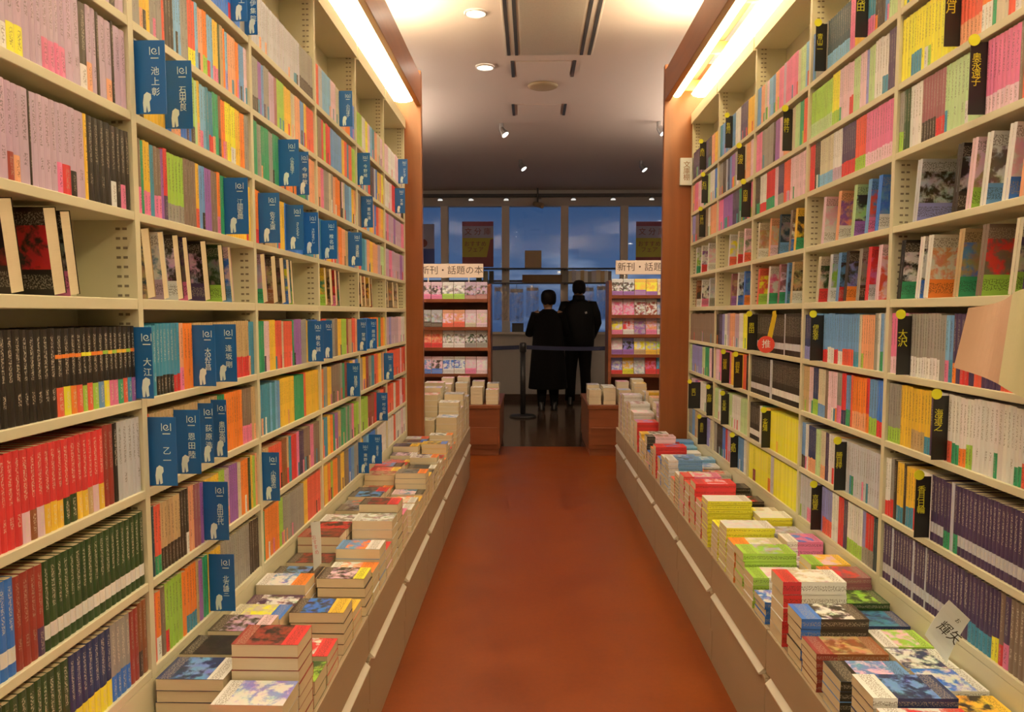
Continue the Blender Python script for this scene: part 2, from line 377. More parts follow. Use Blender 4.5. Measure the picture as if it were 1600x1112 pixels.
# ================================================================== BASE CABINETS (plinths under the flat books)
XFL, XFR = -.482, .670
ZT = .405
def cabinet(side, k, y0, y1):
    s = 1 if side == 'L' else -1; X = XFL if side == 'L' else XFR
    back = -.44 if side == 'L' else .43
    nm = ['nearest', 'second', 'third', 'fourth', 'fifth', 'sixth', 'seventh', 'farthest'][k]
    t = empty('base_cabinet', (X, y0, 0), '%s cream base cabinet below the %s bookcases, with a long grip strip' % (nm, 'left' if side == 'L' else 'right'), 'cabinet', 'base cabinets on the %s side' % ('left' if side == 'L' else 'right'))
    L = y1-y0-.004
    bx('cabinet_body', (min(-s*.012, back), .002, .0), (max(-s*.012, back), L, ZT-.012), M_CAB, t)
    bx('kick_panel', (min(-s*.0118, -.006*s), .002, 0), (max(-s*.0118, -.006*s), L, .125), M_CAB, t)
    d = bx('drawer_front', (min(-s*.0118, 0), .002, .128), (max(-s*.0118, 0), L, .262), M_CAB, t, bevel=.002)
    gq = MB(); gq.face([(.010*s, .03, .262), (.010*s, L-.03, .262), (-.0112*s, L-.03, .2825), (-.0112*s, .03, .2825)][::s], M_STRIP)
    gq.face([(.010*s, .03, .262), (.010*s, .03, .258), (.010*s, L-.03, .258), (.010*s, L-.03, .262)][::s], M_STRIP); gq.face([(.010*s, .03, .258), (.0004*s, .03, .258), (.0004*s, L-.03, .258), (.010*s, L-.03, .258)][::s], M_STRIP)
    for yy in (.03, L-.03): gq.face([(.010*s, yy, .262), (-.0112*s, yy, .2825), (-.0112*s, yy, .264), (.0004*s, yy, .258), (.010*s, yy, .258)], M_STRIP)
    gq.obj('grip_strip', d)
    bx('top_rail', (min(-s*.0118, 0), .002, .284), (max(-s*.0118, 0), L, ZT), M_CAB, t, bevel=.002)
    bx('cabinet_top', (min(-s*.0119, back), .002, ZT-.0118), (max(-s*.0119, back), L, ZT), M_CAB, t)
    for yy in (.012, L-.012):
        for zz in (.37, .31, .21, .16):
            pass
    return t
ys = [L0+BAY*i for i in range(7)]+[5.70, 6.28]
for k in range(len(ys)-1): cabinet('L', k, ys[k], ys[k+1])
ys = [R0+BAY*i for i in range(6)]+[5.63, 6.28]
for k in range(len(ys)-1): cabinet('R', k, ys[k], ys[k+1])

# ================================================================== LIGHT CANOPIES, COLUMNS
def column(side):
    if side == 'L': a, b, y = -.93, -.687, 5.08
    else: a, b, y = .807, 1.11, 5.0
    t = tag(bx('wood_column', (a, y, ZT+.001), (b, y+.05, 2.80), M_WOOD, bevel=.003), 'tall cherry wood end post closing the %s run of bookcases' % ('left' if side == 'L' else 'right'), 'column')
column('L'); column('R')
def canopy(side):
    s = 1 if side == 'L' else -1
    y0, y1 = .2, 5.075 if side == 'L' else 4.995
    if side == 'L': xi, xo = -.72, -.688
    else: xi, xo = .808, .842
    t = tag(bx('canopy_fascia', (min(xi, xo), y0, 2.585), (max(xi, xo), y1, 2.765), M_WOODH, bevel=.002), 'long cherry wood fascia board hiding the strip lamps over the %s bookcases' % ('left' if side == 'L' else 'right'), 'fascia')
canopy('L'); canopy('R')
def strip_lamp(x0, x1, z, y0, y1, label, group):
    t = empty('strip_lamp', ((x0+x1)/2, y0, z), label, 'lamp', group)
    h = (x1-x0)/2
    bx('lamp_housing', (-h*.42, 0, .045), (h*.5, y1-y0, .075), M_SHELF, t)
    q = MB(); n = 10; R = []
    for yy in (0.002, y1-y0-.002):
        R.append([(h*math.cos(2*math.pi*k/n), yy, .022+.022*math.sin(2*math.pi*k/n)) for k in range(n)])
    q.rings(R, M_TUBE); q.obj('lit_diffuser', t)
for k in range(-1, NL):
    y0 = L0+k*BAY+.015 if k >= 0 else .25; y1 = L0+(k+1)*BAY-.015
    nm = BAYN_L[k] if k >= 0 else 'overhead'
    strip_lamp(-.862, -.728, 2.595, y0, y1, '%s glowing strip lamp above the left bookcases' % (nm if k >= 0 else 'closest'), 'strip lamps over the left bookcases')
for k in range(-2, NR):
    y0 = R0+k*BAY+.012; y1 = R0+(k+1)*BAY-.012
    if y0 < .1: y0 = .25
    nm = BAYN_R[k] if k >= 0 else ('closest' if k == -2 else 'next-closest')
    strip_lamp(.848, .902, 2.595, y0, y1, '%s glowing strip lamp beside the right wooden fascia' % nm, 'inner strip lamps on the right')
    strip_lamp(.962, 1.075, 2.595, y0, y1, '%s glowing strip lamp just above the right bookcase tops' % nm, 'outer strip lamps on the right')
for sd, xa, xb in (('left', -.862, -.728), ('right', .848, 1.075)):  # unseen lamps added to light book faces turned towards the camera
    strip_lamp(xa, xb, 2.595, -2.4, .15, 'added strip lamp behind the viewpoint over the %s side' % sd, 'added strip lamps behind the viewpoint')
for k in range(0, NR+1):
    y = R0+k*BAY
    tag(bx('canopy_bracket', (.8425, y-.011, 2.64), (1.09, y+.011, 2.70), plain('pale_wood', (.72, .55, .2), .5) if k == 0 else bpy.data.materials['pale_wood']), '%s crossbar joining right fascia to bookcase tops' % ordw(k+1), 'bracket', 'canopy crossbars on the right')

for side in ('L', 'R'):
    x0, x1 = (-.86, -.76) if side == 'L' else (.89, .99)
    for k in range(7):
        y0 = .17+k*.69; t = empty('uplight_strip', ((x0+x1)/2, y0, 2.70), '%s strip light facing up on top of the %s canopy' % (ordw(k+1), 'left' if side == 'L' else 'right'), 'lamp', 'uplights over the canopies')
        bx('lamp_tray', (-.055, 0, 0), (.055, .66, .02), M_TRAY, t); bx('lit_face', (-.035, .01, .0203), (.035, .65, .03), M_UP, t)

for k, (x, y0, d) in enumerate(((-1.75, 5.5, 'left'), (1.95, 5.5, 'right'))):  # unseen troughs added to brighten the ceiling past the posts
    t = empty('added_uplight_trough', (x, y0, 2.62), 'added unseen trough of light facing up, out past the %s wooden post' % d, 'lamp', 'added uplight troughs')
    bx('trough_body', (-.07, 0, 0), (.07, 2.4, .05), M_SHELF, t); bx('lit_face', (-.05, .02, .0505), (.05, 2.38, .056), M_TRO, t)
    for yy in (.3, 2.1): bx('hanging_rod', (-.064, yy-.004, .0504), (-.056, yy+.004, CEIL-2.62), M_STEEL, t)

# ================================================================== CEILING FITTINGS
def lamp_spot(name, loc, to, power, col, ang, blend=.6, size=.05):
    l = bpy.data.lights.new(name, 'SPOT'); l.energy = power; l.color = col; l.spot_size = ang; l.spot_blend = blend; l.shadow_soft_size = size
    o = bpy.data.objects.new(name, l); COL.objects.link(o); o.location = loc; o.rotation_euler = (Vector(to)-Vector(loc)).to_track_quat('-Z', 'Y').to_euler()
def ring(name, x, y, r, label, m_in, cat, power=0):
    t = empty(name, (x, y, CEIL), label, cat)
    q = MB(); n = 20
    R = [[(rr*math.cos(2*math.pi*k/n), rr*math.sin(2*math.pi*k/n), zz) for k in range(n)] for rr, zz in ((r*1.2, -.001), (r*1.2, -.012), (r, -.014), (r*.95, -.004))]
    q.rings(R, M_MULL, cap=False); q.obj('trim_ring', t, smooth=True)
    q = MB(); q.face([(r*.97*math.cos(2*math.pi*k/n), r*.97*math.sin(2*math.pi*k/n), -.006) for k in range(n)][::-1], m_in); q.obj('lens', t)
    if power: lamp_spot('down_beam', (x, y, CEIL-.03), (x, y, 0), power, (1, .78, .52), 2.3, .8)
    return t
ring('downlight', -.338, 4.96, .058, 'bright round ceiling downlight nearer the air conditioner', M_SPOT, 'downlight', DOWN)
ring('downlight', -.342, 6.02, .058, 'bright round ceiling downlight beside the small ceiling hatch', M_SPOT, 'downlight', DOWN)
for k, (x, y) in enumerate(((-.34, 2.0), (-.34, .6), (.45, 1.2))): ring('downlight', x, y, .058, 'added round ceiling downlight %s' % ('over the near aisle', 'above the camera position', 'on the right above the near aisle')[k], M_SPOT, 'downlight', DOWN)  # out of view, added as extra light over the near aisle
for x, y, d in ((-2.3, 8.2, 'left of the left kiosk'), (2.5, 8.2, 'right of the right kiosk'), (-2.6, 10.9, 'near the window wall, far left'), (2.7, 10.9, 'near the window wall, far right')): ring('downlight', x, y, .058, 'added round ceiling downlight '+d, M_SPOT, 'downlight', FARL)  # unseen downlights added to brighten the far area
# air conditioner cassette
t = empty('air_conditioner', (.118, 4.95, CEIL), 'long ceiling air conditioner panel with dark slots down both sides', 'air conditioner')
M_ACP = plain('ac_panel', (.60, .55, .48), .6)
bx('panel', (-.30, -.72, -.03), (.30, .74, -.0005), M_ACP, t, bevel=.006)
bx('intake_grille', (-.19, -.68, -.036), (.19, .70, -.0305), plain('ac_grille', (.50, .46, .39), .6, noise=.1, scale=90), t)
for x in (-.275, -.222, .222, .275): bx('air_slot', (x-.011, -.70, -.034), (x+.011, .72, -.0302), M_RAIL, t)
t = empty('ceiling_hatch', (.085, 6.08, CEIL), 'square ceiling access hatch between two short dark slots', 'hatch')
bx('hatch_panel', (-.20, -.18, -.006), (.20, .18, -.0005), M_CEIL, t, bevel=.002)
for x in (-.225, .222): bx('air_slot', (x-.012, -.19, -.008), (x+.012, .19, -.0005), M_RAIL, t)
t = empty('ceiling_diffuser', (.065, 7.27, CEIL), 'farther ceiling panel edged by two short dark slots', 'diffuser')
bx('hatch_panel', (-.19, -.18, -.005), (.19, .18, -.0005), M_CEIL, t, bevel=.002)
for x in (-.226, .226): bx('air_slot', (x-.012, -.19, -.008), (x+.012, .19, -.0005), M_RAIL, t)
q = MB(); n = 24
q.rings([[(r*math.cos(2*math.pi*k/n), r*math.sin(2*math.pi*k/n), z) for k in range(n)] for r, z in ((.12, -.0005), (.12, -.012), (.10, -.022), (.02, -.026))], plain('tan_grille', (.42, .33, .2), .7))
o = q.obj('ceiling_speaker', smooth=True, loc=(.087, 6.51, CEIL)); tag(o, 'round tan speaker disc on the ceiling beyond the hatch', 'speaker')
for k, (x, y, d) in enumerate(((-.29, 7.79, 'left of the aisle middle'), (1.2, 7.75, 'near the right wooden post'), (-.13, 9.6, 'farther back on the left'), (1.3, 9.7, 'farther back on the right'))):
    t = empty('ceiling_spot', (x, y, CEIL), 'small tilted chrome ceiling spotlight %s' % d, 'spotlight', 'ceiling spotlights')
    q = MB(); q.tube([(0, 0, -.0005), (0, 0, -.05)], [.02, .02], M_STEEL, 10); q.obj('spot_base', t)
    q = MB(); q.tube([(0, 0, -.051), (.04, -.02, -.11)], [.028, .04], M_STEEL, 12); h = q.obj('spot_head', t)
    q = MB(); q.tube([(.0405, -.0204, -.111), (.042, -.021, -.113)], [.034, .034], M_TRK, 12); q.obj('lens', h)
for x, d in ((-.95, 'left'), (1.35, 'right')):
    t = empty('ceiling_spot', (x, 6.4, CEIL), 'small chrome ceiling spotlight aimed at the %s kiosk, behind the post' % d, 'spotlight', 'ceiling spotlights')
    q = MB(); q.tube([(0, 0, -.0005), (0, 0, -.05)], [.02, .02], M_STEEL, 10); q.obj('spot_base', t)
    q = MB(); q.tube([(0, 0, -.051), (0, .03, -.12)], [.028, .04], M_STEEL, 12); q.obj('spot_head', t)
    lamp_spot('spot_beam', (x, 6.44, CEIL-.15), (x*.9, 7.8, .9), KSPOT, (1, .78, .55), 1.0)
tr = tag(bx('track_rail', (-2.4, YW-.14, 2.985), (2.6, YW-.09, 3.03), M_RAIL), 'dark lighting rail running along the top of the window wall', 'track')
for k, px in enumerate((688, 736, 791, 843, 896, 958, 1018)):
    p = onY(px, 308, YW-.12)
    t = empty('track_light', (p.x, YW-.115, 2.984), '%s small lit lamp from the left on the window-wall rail' % ordw(k+1), 'lamp', 'rail lamps at the window wall')
    q = MB(); q.tube([(0, 0, -.0005), (0, -.02, -.035)], [.018, .03], M_STEEL, 10); q.obj('lamp_head', t)
    q = MB(); q.box((-.035, -.032, -.05), (.035, -.012, -.036), M_DOTS if k != 3 else M_STEEL); q.obj('lens', t)
t = empty('security_camera', (.09, YW-.2, 2.98), 'small dark ceiling camera hanging before the middle windows', 'camera')
q = MB(); q.tube([(0, 0, .12), (0, 0, -.08)], [.012, .012], M_RAIL, 8); q.obj('stem', t)
q = MB(); q.tube([(-.05, .03, -.10), (.07, -.06, -.14)], [.035, .04], M_CARDB, 12); q.obj('housing', t)

# ================================================================== SHELVED BOOKS
ROW = {c: i for i, c in enumerate('IHGFEDCBA')}
ROWN = ['bottom', 'second', 'third', 'fourth', 'fifth', 'sixth', 'seventh', 'eighth', 'top']
def lum(c): return .3*c[0]+.59*c[1]+.11*c[2]
def inkfor(c): return (.02, .018, .016) if lum(c) > .22 else (.42, .39, .32)
def spine_book(mb, s, y0, y1, h, depth, col, lab, lh, strong=False, o=(0, 0, 0), band=False, stripe=None):
    """one upright book, spine plane x=0 facing +x*s"""
    ox, oy, oz = o; t = y1-y0; e = .3*t; b = .0016
    def P(x, y, z): return (ox+x, oy+y, oz+z)
    z0 = lh*h if lab else .04*h
    Z = [(0, z0, lab or col, .3 if lab else 0), (z0, .46*h, col, 0), (.46*h, .92*h, col, 1), (.92*h, h, col, 0)]
    if lab and strong and band: Z = [(0, .13*h, col, 0), (.13*h, .16*h, lab, 0), (.16*h, .26*h, lab, 1), (.26*h, .29*h, lab, 0), (.29*h, .46*h, col, 0), (.46*h, .92*h, col, 1), (.92*h, h, col, 0)]
    elif lab: Z[0:1] = [(0, z0*.2, lab, 0), (z0*.2, z0*.85, lab, 1), (z0*.85, z0, lab, 0)]
    elif random.random() < .6: Z[1:2] = [(z0, .2*h, col, 0), (.2*h, .33*h, col, 1), (.33*h, .46*h, col, 0)]
    if stripe: Z = [z for z in Z if z[1] < .5*h]+[(.46*h, .66*h, col, 1), (.66*h, .705*h, stripe, 0), (.705*h, .92*h, col, 1), (.92*h, h, col, 0)]
    dn = -b*s; dp = -depth*s
    for za, zb, c, tx in Z:
        ink = inkfor(c); a = (*ink, 1.0) if tx == 1 else (0, 0, 0, 0)
        def quad(p, *r): mb.face(p[::s], M_PRINT, c, *r)
        quad([P(dn, y0, za), P(0, y0+e, za), P(0, y0+e, zb), P(dn, y0, zb)])
        ux = random.uniform(0, 30); vy = random.uniform(0, 30)
        uv = [(ux, vy), (ux+t-2*e, vy), (ux+t-2*e, vy+zb-za), (ux, vy+zb-za)]
        if strong and tx == 1: a = (.75, .72, .62, 1.0)
        quad([P(0, y0+e, za), P(0, y1-e, za), P(0, y1-e, zb), P(0, y0+e, zb)], a, uv[::s])
        quad([P(0, y1-e, za), P(dn, y1, za), P(dn, y1, zb), P(0, y1-e, zb)])
    mb.face([P(dn, y0, 0), P(dn, y0, h), P(dp, y0, h), P(dp, y0, 0)][::s], M_PRINT, col)
    mb.face([P(dn, y1, 0), P(dp, y1, 0), P(dp, y1, h), P(dn, y1, h)][::s], M_PRINT, col)
    zz = h-.0012
    mb.face([P(dn, y0, zz), P(dn, y1, zz), P(dp, y1, zz), P(dp, y0, zz)][::s], M_PAGE)
    mb.face([P(dp, y0, 0), P(dp, y1, 0), P(dn, y1, 0), P(dn, y0, 0)][::s], M_PAGE)
    mb.face([P(dp, y0, 0), P(dp, y0, h), P(dp, y1, h), P(dp, y1, 0)][::s], M_PAGE)

CELLS = {
# ---- left wall, bay 1 (picture columns at mid height of each row)
'L1B': '-80m 195.', 'L1C': '-80m 14m/Y 40m 70m/p 107m 130K 141m 156K 161m 180K 184m 195.', 'L1D': '-80m 17m/R 27m/O 37m 52K 55m 103m/r 116m 138y 143k 200.',
'L1F': '-80#k 94#k/* 214.', 'L1G': '-80#r 40#r/A 168R 183#k 190W 221.', 'L1H': '-80#b/w 30R 75#G/w 224.', 'L1I': '-80#G 116#B/Y 180#e/b 209R 222N 230.',
# ---- left bay 2
'L2A': '372b 378e 400.', 'L2B': '201e 222y 238e 257c 261K 275T 287e 298c/Y 309T 314O 321o/l 328T 337y/p 345G 348n 353o 356T/v 360O 372o 377s 385P 390.',
'L2C': '203t 213e 222y 262b 303l 309L 313y 317T 326t 331t/r 337g 346N 350o 356Y 365Y/w 372y 379o 386e 391.',
'L2D': '209E/p 226g 230y/p 240t 246E/p 257u 261r 267l/e 292E 311y/c 316s 325u 335E 344o 349g 356y 391.',
'L2F': '226#t 249#t/k 276t/r 286O 292o 307n 371n/r 393t 400.', 'L2G': '228l 234c 239n 316n 345g 356o 383E/p 397n 404.',
'L2H': '232B 236l 243d 247c/g 257n/K 287K 300O 308a 318u 323y 347l 356m 363u 376h 381o 392G 396y 399l 403O 410.',
'L2I': '238c 250o 257E 264l 290o 296o/t 312n 316u 322g 330y 350e 394K 401K 406.',
# ---- left bay 3
'L3A': '392W 440W 471e/K 488.', 'L3B': '391e/K 407u 412s 416e 424m 432a 436l 447y 458h 464O 472s 478y 482c 490.',
'L3C': '395p 400g 406e 412g 424e 430g 440o 466g 480h 486O 493.', 'L3D': '397K 400h 403o/r 409n 438y 448b 476t 498.',
'L3F': '402g 417P 425y 434c 444h 447c 460g 463u 474e 482y 486b 500.', 'L3G': '409t 426T 429t 434T 437s 441y 463g 478c 481y 498.',
'L3H': '410n 424c 444N 452n 455t 459r 467p 471U 478E 488p 493E 500.', 'L3I': '410g 418o 440l 446e 478y 484c 502.',
# ---- left bay 4
'L4A': 'cWTTPhOob', 'L4B': 'lErlrrssssyctcl', 'L4C': 'OOpeeheOooKPhssTyO', 'L4D': 'btbyceoOnbb', 'L4F': 'rcteEyllRncO', 'L4G': 'oeyEEEegRNyPb', 'L4H': 'otyogunggegepll', 'L4I': 'cyolooEyEEbsee',
'L5A': 'llwYPTtOhP', 'L5B': 'loTvhcKUWbyOY', 'L5C': 'eEooTTyObcOy', 'L5D': 'ctTOyOOmL', 'L5F': 'Tbbboogoy', 'L5G': 'eyRetcoyeO', 'L5H': 'llRNrEecR', 'L5I': 'ysTbbewww',
'L6A': 'PPwwPPww', 'L6B': 'wwPrwwPK', 'L6C': 'mpmmummp', 'L6D': 'mmpmmmum', 'L6F': 'mvmmmmPww', 'L6G': 'ccccccPcr', 'L6H': 'cccwccPrc', 'L6I': 'wwwcwwwPw',
# ---- right wall, bay 1 (left to right in the picture = far to near)
'R1A': '1408Y 1600h 1700.', 'R1B': '1408Y 1420Y/t 1436Y 1494c/O 1530o/w 1547g 1553h 1572c 1583h 1600o 1680.',
'R1C': '1399e/l 1408G 1418w 1436a/K 1458a/r 1472L 1534p/P 1588E 1594c 1640p 1700.',
'R1F': '1389p/P 1413e/w 1464e 1472T/p 1478s/t 1484U 1496U/r 1510U 1518c 1530U 1560c 1680.',
'R1G': '1381e/l 1403y 1420y/n 1440y/t 1449U 1457w 1472w/c 1483w/g 1494w/o 1505w/l 1515w 1580w/g 1592w/c 1604w 1690.',
'R1H': '1378w/r 1387e/r 1392K 1397y/t 1407K 1411y/t 1423y/r 1430w 1450#U/W 1470U/g 1480#W 1485U/g 1492#U/W 1690.',
'R1I': '1377#U/W 1388W 1391#U/W 1420W 1423#U/W 1440W 1442#U/W 1500#U 1508U/t 1520U/t 1545U/Y 1556E 1563U/p 1572#E 1690.',
# ---- right bay 2
'R2A': '1245P 1262y 1266s 1272e 1290d/T 1325p 1333y 1350t/p 1364K 1380s 1386L 1395.', 'R2B': '1262l/L 1297Y/l 1308P 1324P/r 1330L 1340P 1350v 1354L 1363w 1375w/t 1384U 1394.',
'R2C': '1232P 1250W 1262r 1270K 1278h/T 1298w/m 1312U/r 1333c/l 1349p/P 1391.',
'R2F': '1257B/v 1266s 1283s/r 1290s/w 1300s/r 1306s/w 1313s/c 1330s/t 1338h 1342O 1362e 1367w 1371s/g 1376W 1386.',
'R2G': '1250n 1261P 1267B/l 1275h/s 1286E 1290P 1304e/p 1311r/B 1318s/g 1325c 1328o/O 1349r 1354s/l 1366b/r 1379.',
'R2H': '1249s/K 1255w 1260B/O 1271L 1279h/O 1286U 1291w 1303O 1310W 1376.',
'R2I': '1247W 1258W/p 1266v 1282v/c 1296w 1306r 1314U 1320w/l 1343v/e 1348r/e 1360d 1372.',
# ---- right bay 3
'R3A': 'TLhpppmpOsTPhOs', 'R3B': 'cgLhOOPuKeeeepp', 'R3C': '1172K 1180K/g 1185w/r 1195r/g 1208P 1213U/e 1222c 1232P 1250.',
'R3F': '1176#k/W 1200#k/W 1222W 1224#k/W 1250.', 'R3G': '1170#k/W 1200W 1204#k/w 1248.', 'R3H': '1168#k/w 1184w 1188g 1193y 1201#Y 1210#Y/y 1213#Y 1248.', 'R3I': '1149e 1153#k/Y 1166#Y 1174Y/R 1178#Y 1197Y/o 1201W 1206#Y 1246.',
'R4A': 'yyUUwssst', 'R4B': 'POhhweusBWKe', 'R4C': 'pUgUUuup', 'R4F': 'YYwmOOmwvUk', 'R4G': 'kcycypppP', 'R4H': 'LLwwLKkwL', 'R4I': 'wsshwmrbkke',
'R5A': 'yOKUUUUU', 'R5B': 'bwLgPPpO', 'R5C': 'OOwEEEEv', 'R5F': 'EEEEEEEE', 'R5G': 'UPgLvvvL', 'R5H': 'kkwwpuPe', 'R5I': 'hvmhhnse',
}
# flags standing out from the shelves: (left column, right column, bottom row in the picture, letters)
FLAGS_L = [(365, 386, 14, '井上'), (387, 400, 52, '伊集院'), (219, 261, 181, '池上彰'), (264, 302, 203, '石田衣良'), (356, 389, 362, '江國香織'), (440, 468, 292, '小池真理子'), (467, 483, 294, '今野敏'),
    (409, 438, 377, '佐々木譲'), (451, 475, 385, 'さくらももこ'), (477, 498, 392, 'さだまさし'), (505, 527, 401, '椎名誠'), (547, 566, 413, '清水義範'), (533, 551, 194, '小川洋子'), (559, 578, 285, '今野緒'), (567, 583, 351, '重松清'),
    (624, 637, 284, 'ジャンプ'), (619, 633, 329, '文庫'),
    (224, 244, 622, '大江'), (308, 338, 604, '大沢在昌'), (340, 371, 602, '逢坂剛'), (239, 278, 762, '乙一'), (280, 315, 744, '恩田陸'), (317, 334, 728, '荻原浩'), (337, 356, 722, '奥田英朗'), (325, 358, 836, '角田光代'), (333, 368, 950, '北方謙三'),
    (411, 436, 782, '小路幸也'), (485, 506, 566, '椎名誠'), (507, 520, 575, ''), (562, 574, 550, '堂場'), (576, 589, 545, '藤原伊'), (545, 563, 618, '林真理子'), (602, 615, 596, '三浦'), (591, 606, 660, '村山由'), (563, 577, 745, '東野圭'), (579, 597, 728, '宮部みゆき')]
FLAGS_R = [(1478, 1494, 66, '海月'), (1512, 1533, 177, '奥永遠子'), (1403, 1417, 578, '大沢'), (1455, 1473, 722, '海道之'), (1428, 1447, 830, '香月日輪'), (1273, 1287, 110, '青山二'), (1338, 1351, 56, '浅田'), (1224, 1234, 232, '綾辻行'), (1265, 1281, 570, '伊坂幸'),
    (1303, 1317, 758, '勝目梓'), (1266, 1279, 833, '京極夏'), (1167, 1180, 549, '恩田'), (1127, 1137, 601, '加賀美'), (1146, 1157, 609, '桐野夏'), (1126, 1136, 661, '五木寛'), (1104, 1112, 645, '佐藤'), (1074, 1092, 634, '坂口'), (1090, 1102, 695, '島田荘'), (1190, 1200, 696, '北森鴻'), (1144, 1150, 729, '倉知'),
    (1093, 1101, 260, '赤川'), (1134, 1142, 229, '有栖川'), (1152, 1161, 276, '池波'), (1096, 1104, 313, '石川'), (1158, 1170, 339, '内田康'), (1092, 1100, 368, '江戸川'), (1218, 1228, 333, '')]
FLAGS_R = [f for f in FLAGS_R if f[3]]
flags = []     # (side, bay, row, Y, width, letters)
for side, lst in (('L', FLAGS_L), ('R', FLAGS_R)):
    X = XL if side == 'L' else XR; Z = LZ if side == 'L' else RZ
    for xl, xr, yb, tx in lst:
        xa, xb = (xl, xr) if side == 'L' else (xr, xl)
        P = onX(xa, yb, X); Y = P.y
        row = min(range(9), key=lambda i: abs(Z[i]-.004-P.z)); zb = P.z
        if row == 4: row = 5 if zb > Z[4] else 3
        k = (xb-PPX)/F_PX       # outer edge, same depth
        X2 = onY(xb, yb, Y).x
        bay = int((Y-(L0 if side == 'L' else R0))//BAY)
        flags.append([side, max(0, bay), row, Y, max(.028, min(.062, abs(X2-X))), tx])
# keep flags apart and off the uprights
for f in flags:
    y0 = L0 if f[0] == 'L' else R0
    f[1] = min(f[1], (NL if f[0] == 'L' else NR)-1)
    lo = y0+f[1]*BAY+.022; hi = y0+(f[1]+1)*BAY-.016
    f[3] = min(max(f[3], lo), hi)

BOOKS = []    # dict(side,bay,row,y0,y1,c,lab,lh,h,strong)
def cell(key, spec):
    side, bay, row = key[0], int(key[1])-1, ROW[key[2]]
    X = XL if side == 'L' else XR; Z = LZ if side == 'L' else RZ; s = 1 if side == 'L' else -1
    base = (L0 if side == 'L' else R0)+bay*BAY; lo, hi = base+(.0215 if bay == 0 else .0115), base+BAY-.0115
    runs = []
    if spec.endswith('.'):
        tk = []
        for w_ in spec[:-1].split():
            i = 1
            while i < len(w_) and w_[i].isdigit(): i += 1
            tk.append((int(w_[:i]), w_[i:]))
        for (xa, code), (xb, _) in zip(tk, tk[1:]):
            ya, yb = sorted((colY(xa, X, Z[row]+.075), colY(xb, X, Z[row]+.075)))
            runs.append([ya, yb, code])
        runs.sort()
        runs[0][0] = lo; runs[-1][1] = hi
    else:
        n = len(spec); ws = [random.uniform(.6, 1.4) for _ in spec]; T = sum(ws); y = lo
        for c, w_ in zip(spec, ws): runs.append([y, y+(hi-lo)*w_/T, c]); y += (hi-lo)*w_/T
        if side == 'R': pass
    fl = sorted(f[3] for f in flags if f[0] == side and f[1] == bay and f[2] == row)
    for ya, yb, code in runs:
        ya = max(ya, lo); yb = min(yb, hi)
        if yb-ya < .004: continue
        strong = code.startswith('#'); code = code.lstrip('#')
        c, lab = code[0], (code[2] if '/' in code else None)
        cuts = [ya]+[y for y in fl if ya < y < yb]+[yb]
        hrow = min(.170, Z[row+1]-Z[row]-.026) if row < 8 else .165
        lh0 = random.uniform(.25, .36)
        h0 = (.152 if side == 'L' else .160)+random.uniform(-.003, .003); h0 = min(h0, hrow)
        tb = .0185 if bay == 0 and side == 'L' else .0155
        for a, b in zip(cuts, cuts[1:]):
            if a in fl: a += .0016
            if b in fl: b -= .0016
            n = max(1, round((b-a)/tb))
            ws = [random.uniform(.8, 1.2) for _ in range(n)]; T = sum(ws); y = a
            for w_ in ws:
                d = (b-a)*w_/T
                if d < .003: y += d; continue
                lb = lab
                if lb == '*': lb = random.choice('psoypgrloucYt')
                if lb == 'A': lb = random.choice('GynGyNP')
                elif lb is None and side == 'R' and not strong and random.random() < .18: lb = random.choice('wrlotpgW')
                elif lb is None and side == 'L' and not strong and random.random() < .16: lb = random.choice('rpKkwUOt')
                BOOKS.append(dict(side=side, bay=bay, row=row, y0=y+.0002, y1=y+d-.0002, k=c, c=jit(PAL[c]), lab=jit(PAL[lb]) if lb else None, lk=lb,
                    lh=lh0+random.uniform(-.012, .012), h=h0+random.uniform(-.0008, .0008), strong=strong, stripe=PAL[random.choice('Yylo')] if lab == '*' else None))
                y += d
for k_, v_ in CELLS.items(): cell(k_, v_)
# the 300 that show largest
def area(b):
    X = XL if b['side'] == 'L' else XR; z = (LZ if b['side'] == 'L' else RZ)[b['row']]
    x0, ya = proj((X, b['y0'], z)); x1, yb = proj((X, b['y1'], z)); _, yc = proj((X, b['y0'], z+b['h']))
    x0, x1 = sorted((x0, x1)); x0, x1 = max(0, x0), min(1600, x1); yc, ya = max(0, yc), min(1112, max(ya, yb))
    if x1 <= x0 or ya <= yc: return 0
    # behind the stacks on the counters?
    return (x1-x0)*(ya-yc)
for b in BOOKS: b['a'] = area(b)
order = sorted(BOOKS, key=lambda b: -b['a'])
for i, b in enumerate(order): b['own'] = i < 300 and b['a'] > 0
rest = MB()
seq = {}
for b in sorted(BOOKS, key=lambda b: (b['side'], b['bay'], b['row'], b['y0'] if not (b['side'] == 'L' and b['bay'] == 0) and not (b['side'] == 'R' and b['bay'] == 0) else -b['y0'])):
    key = (b['side'], b['bay'], b['row']); seq[key] = seq.get(key, 0)+1; b['n'] = seq[key]
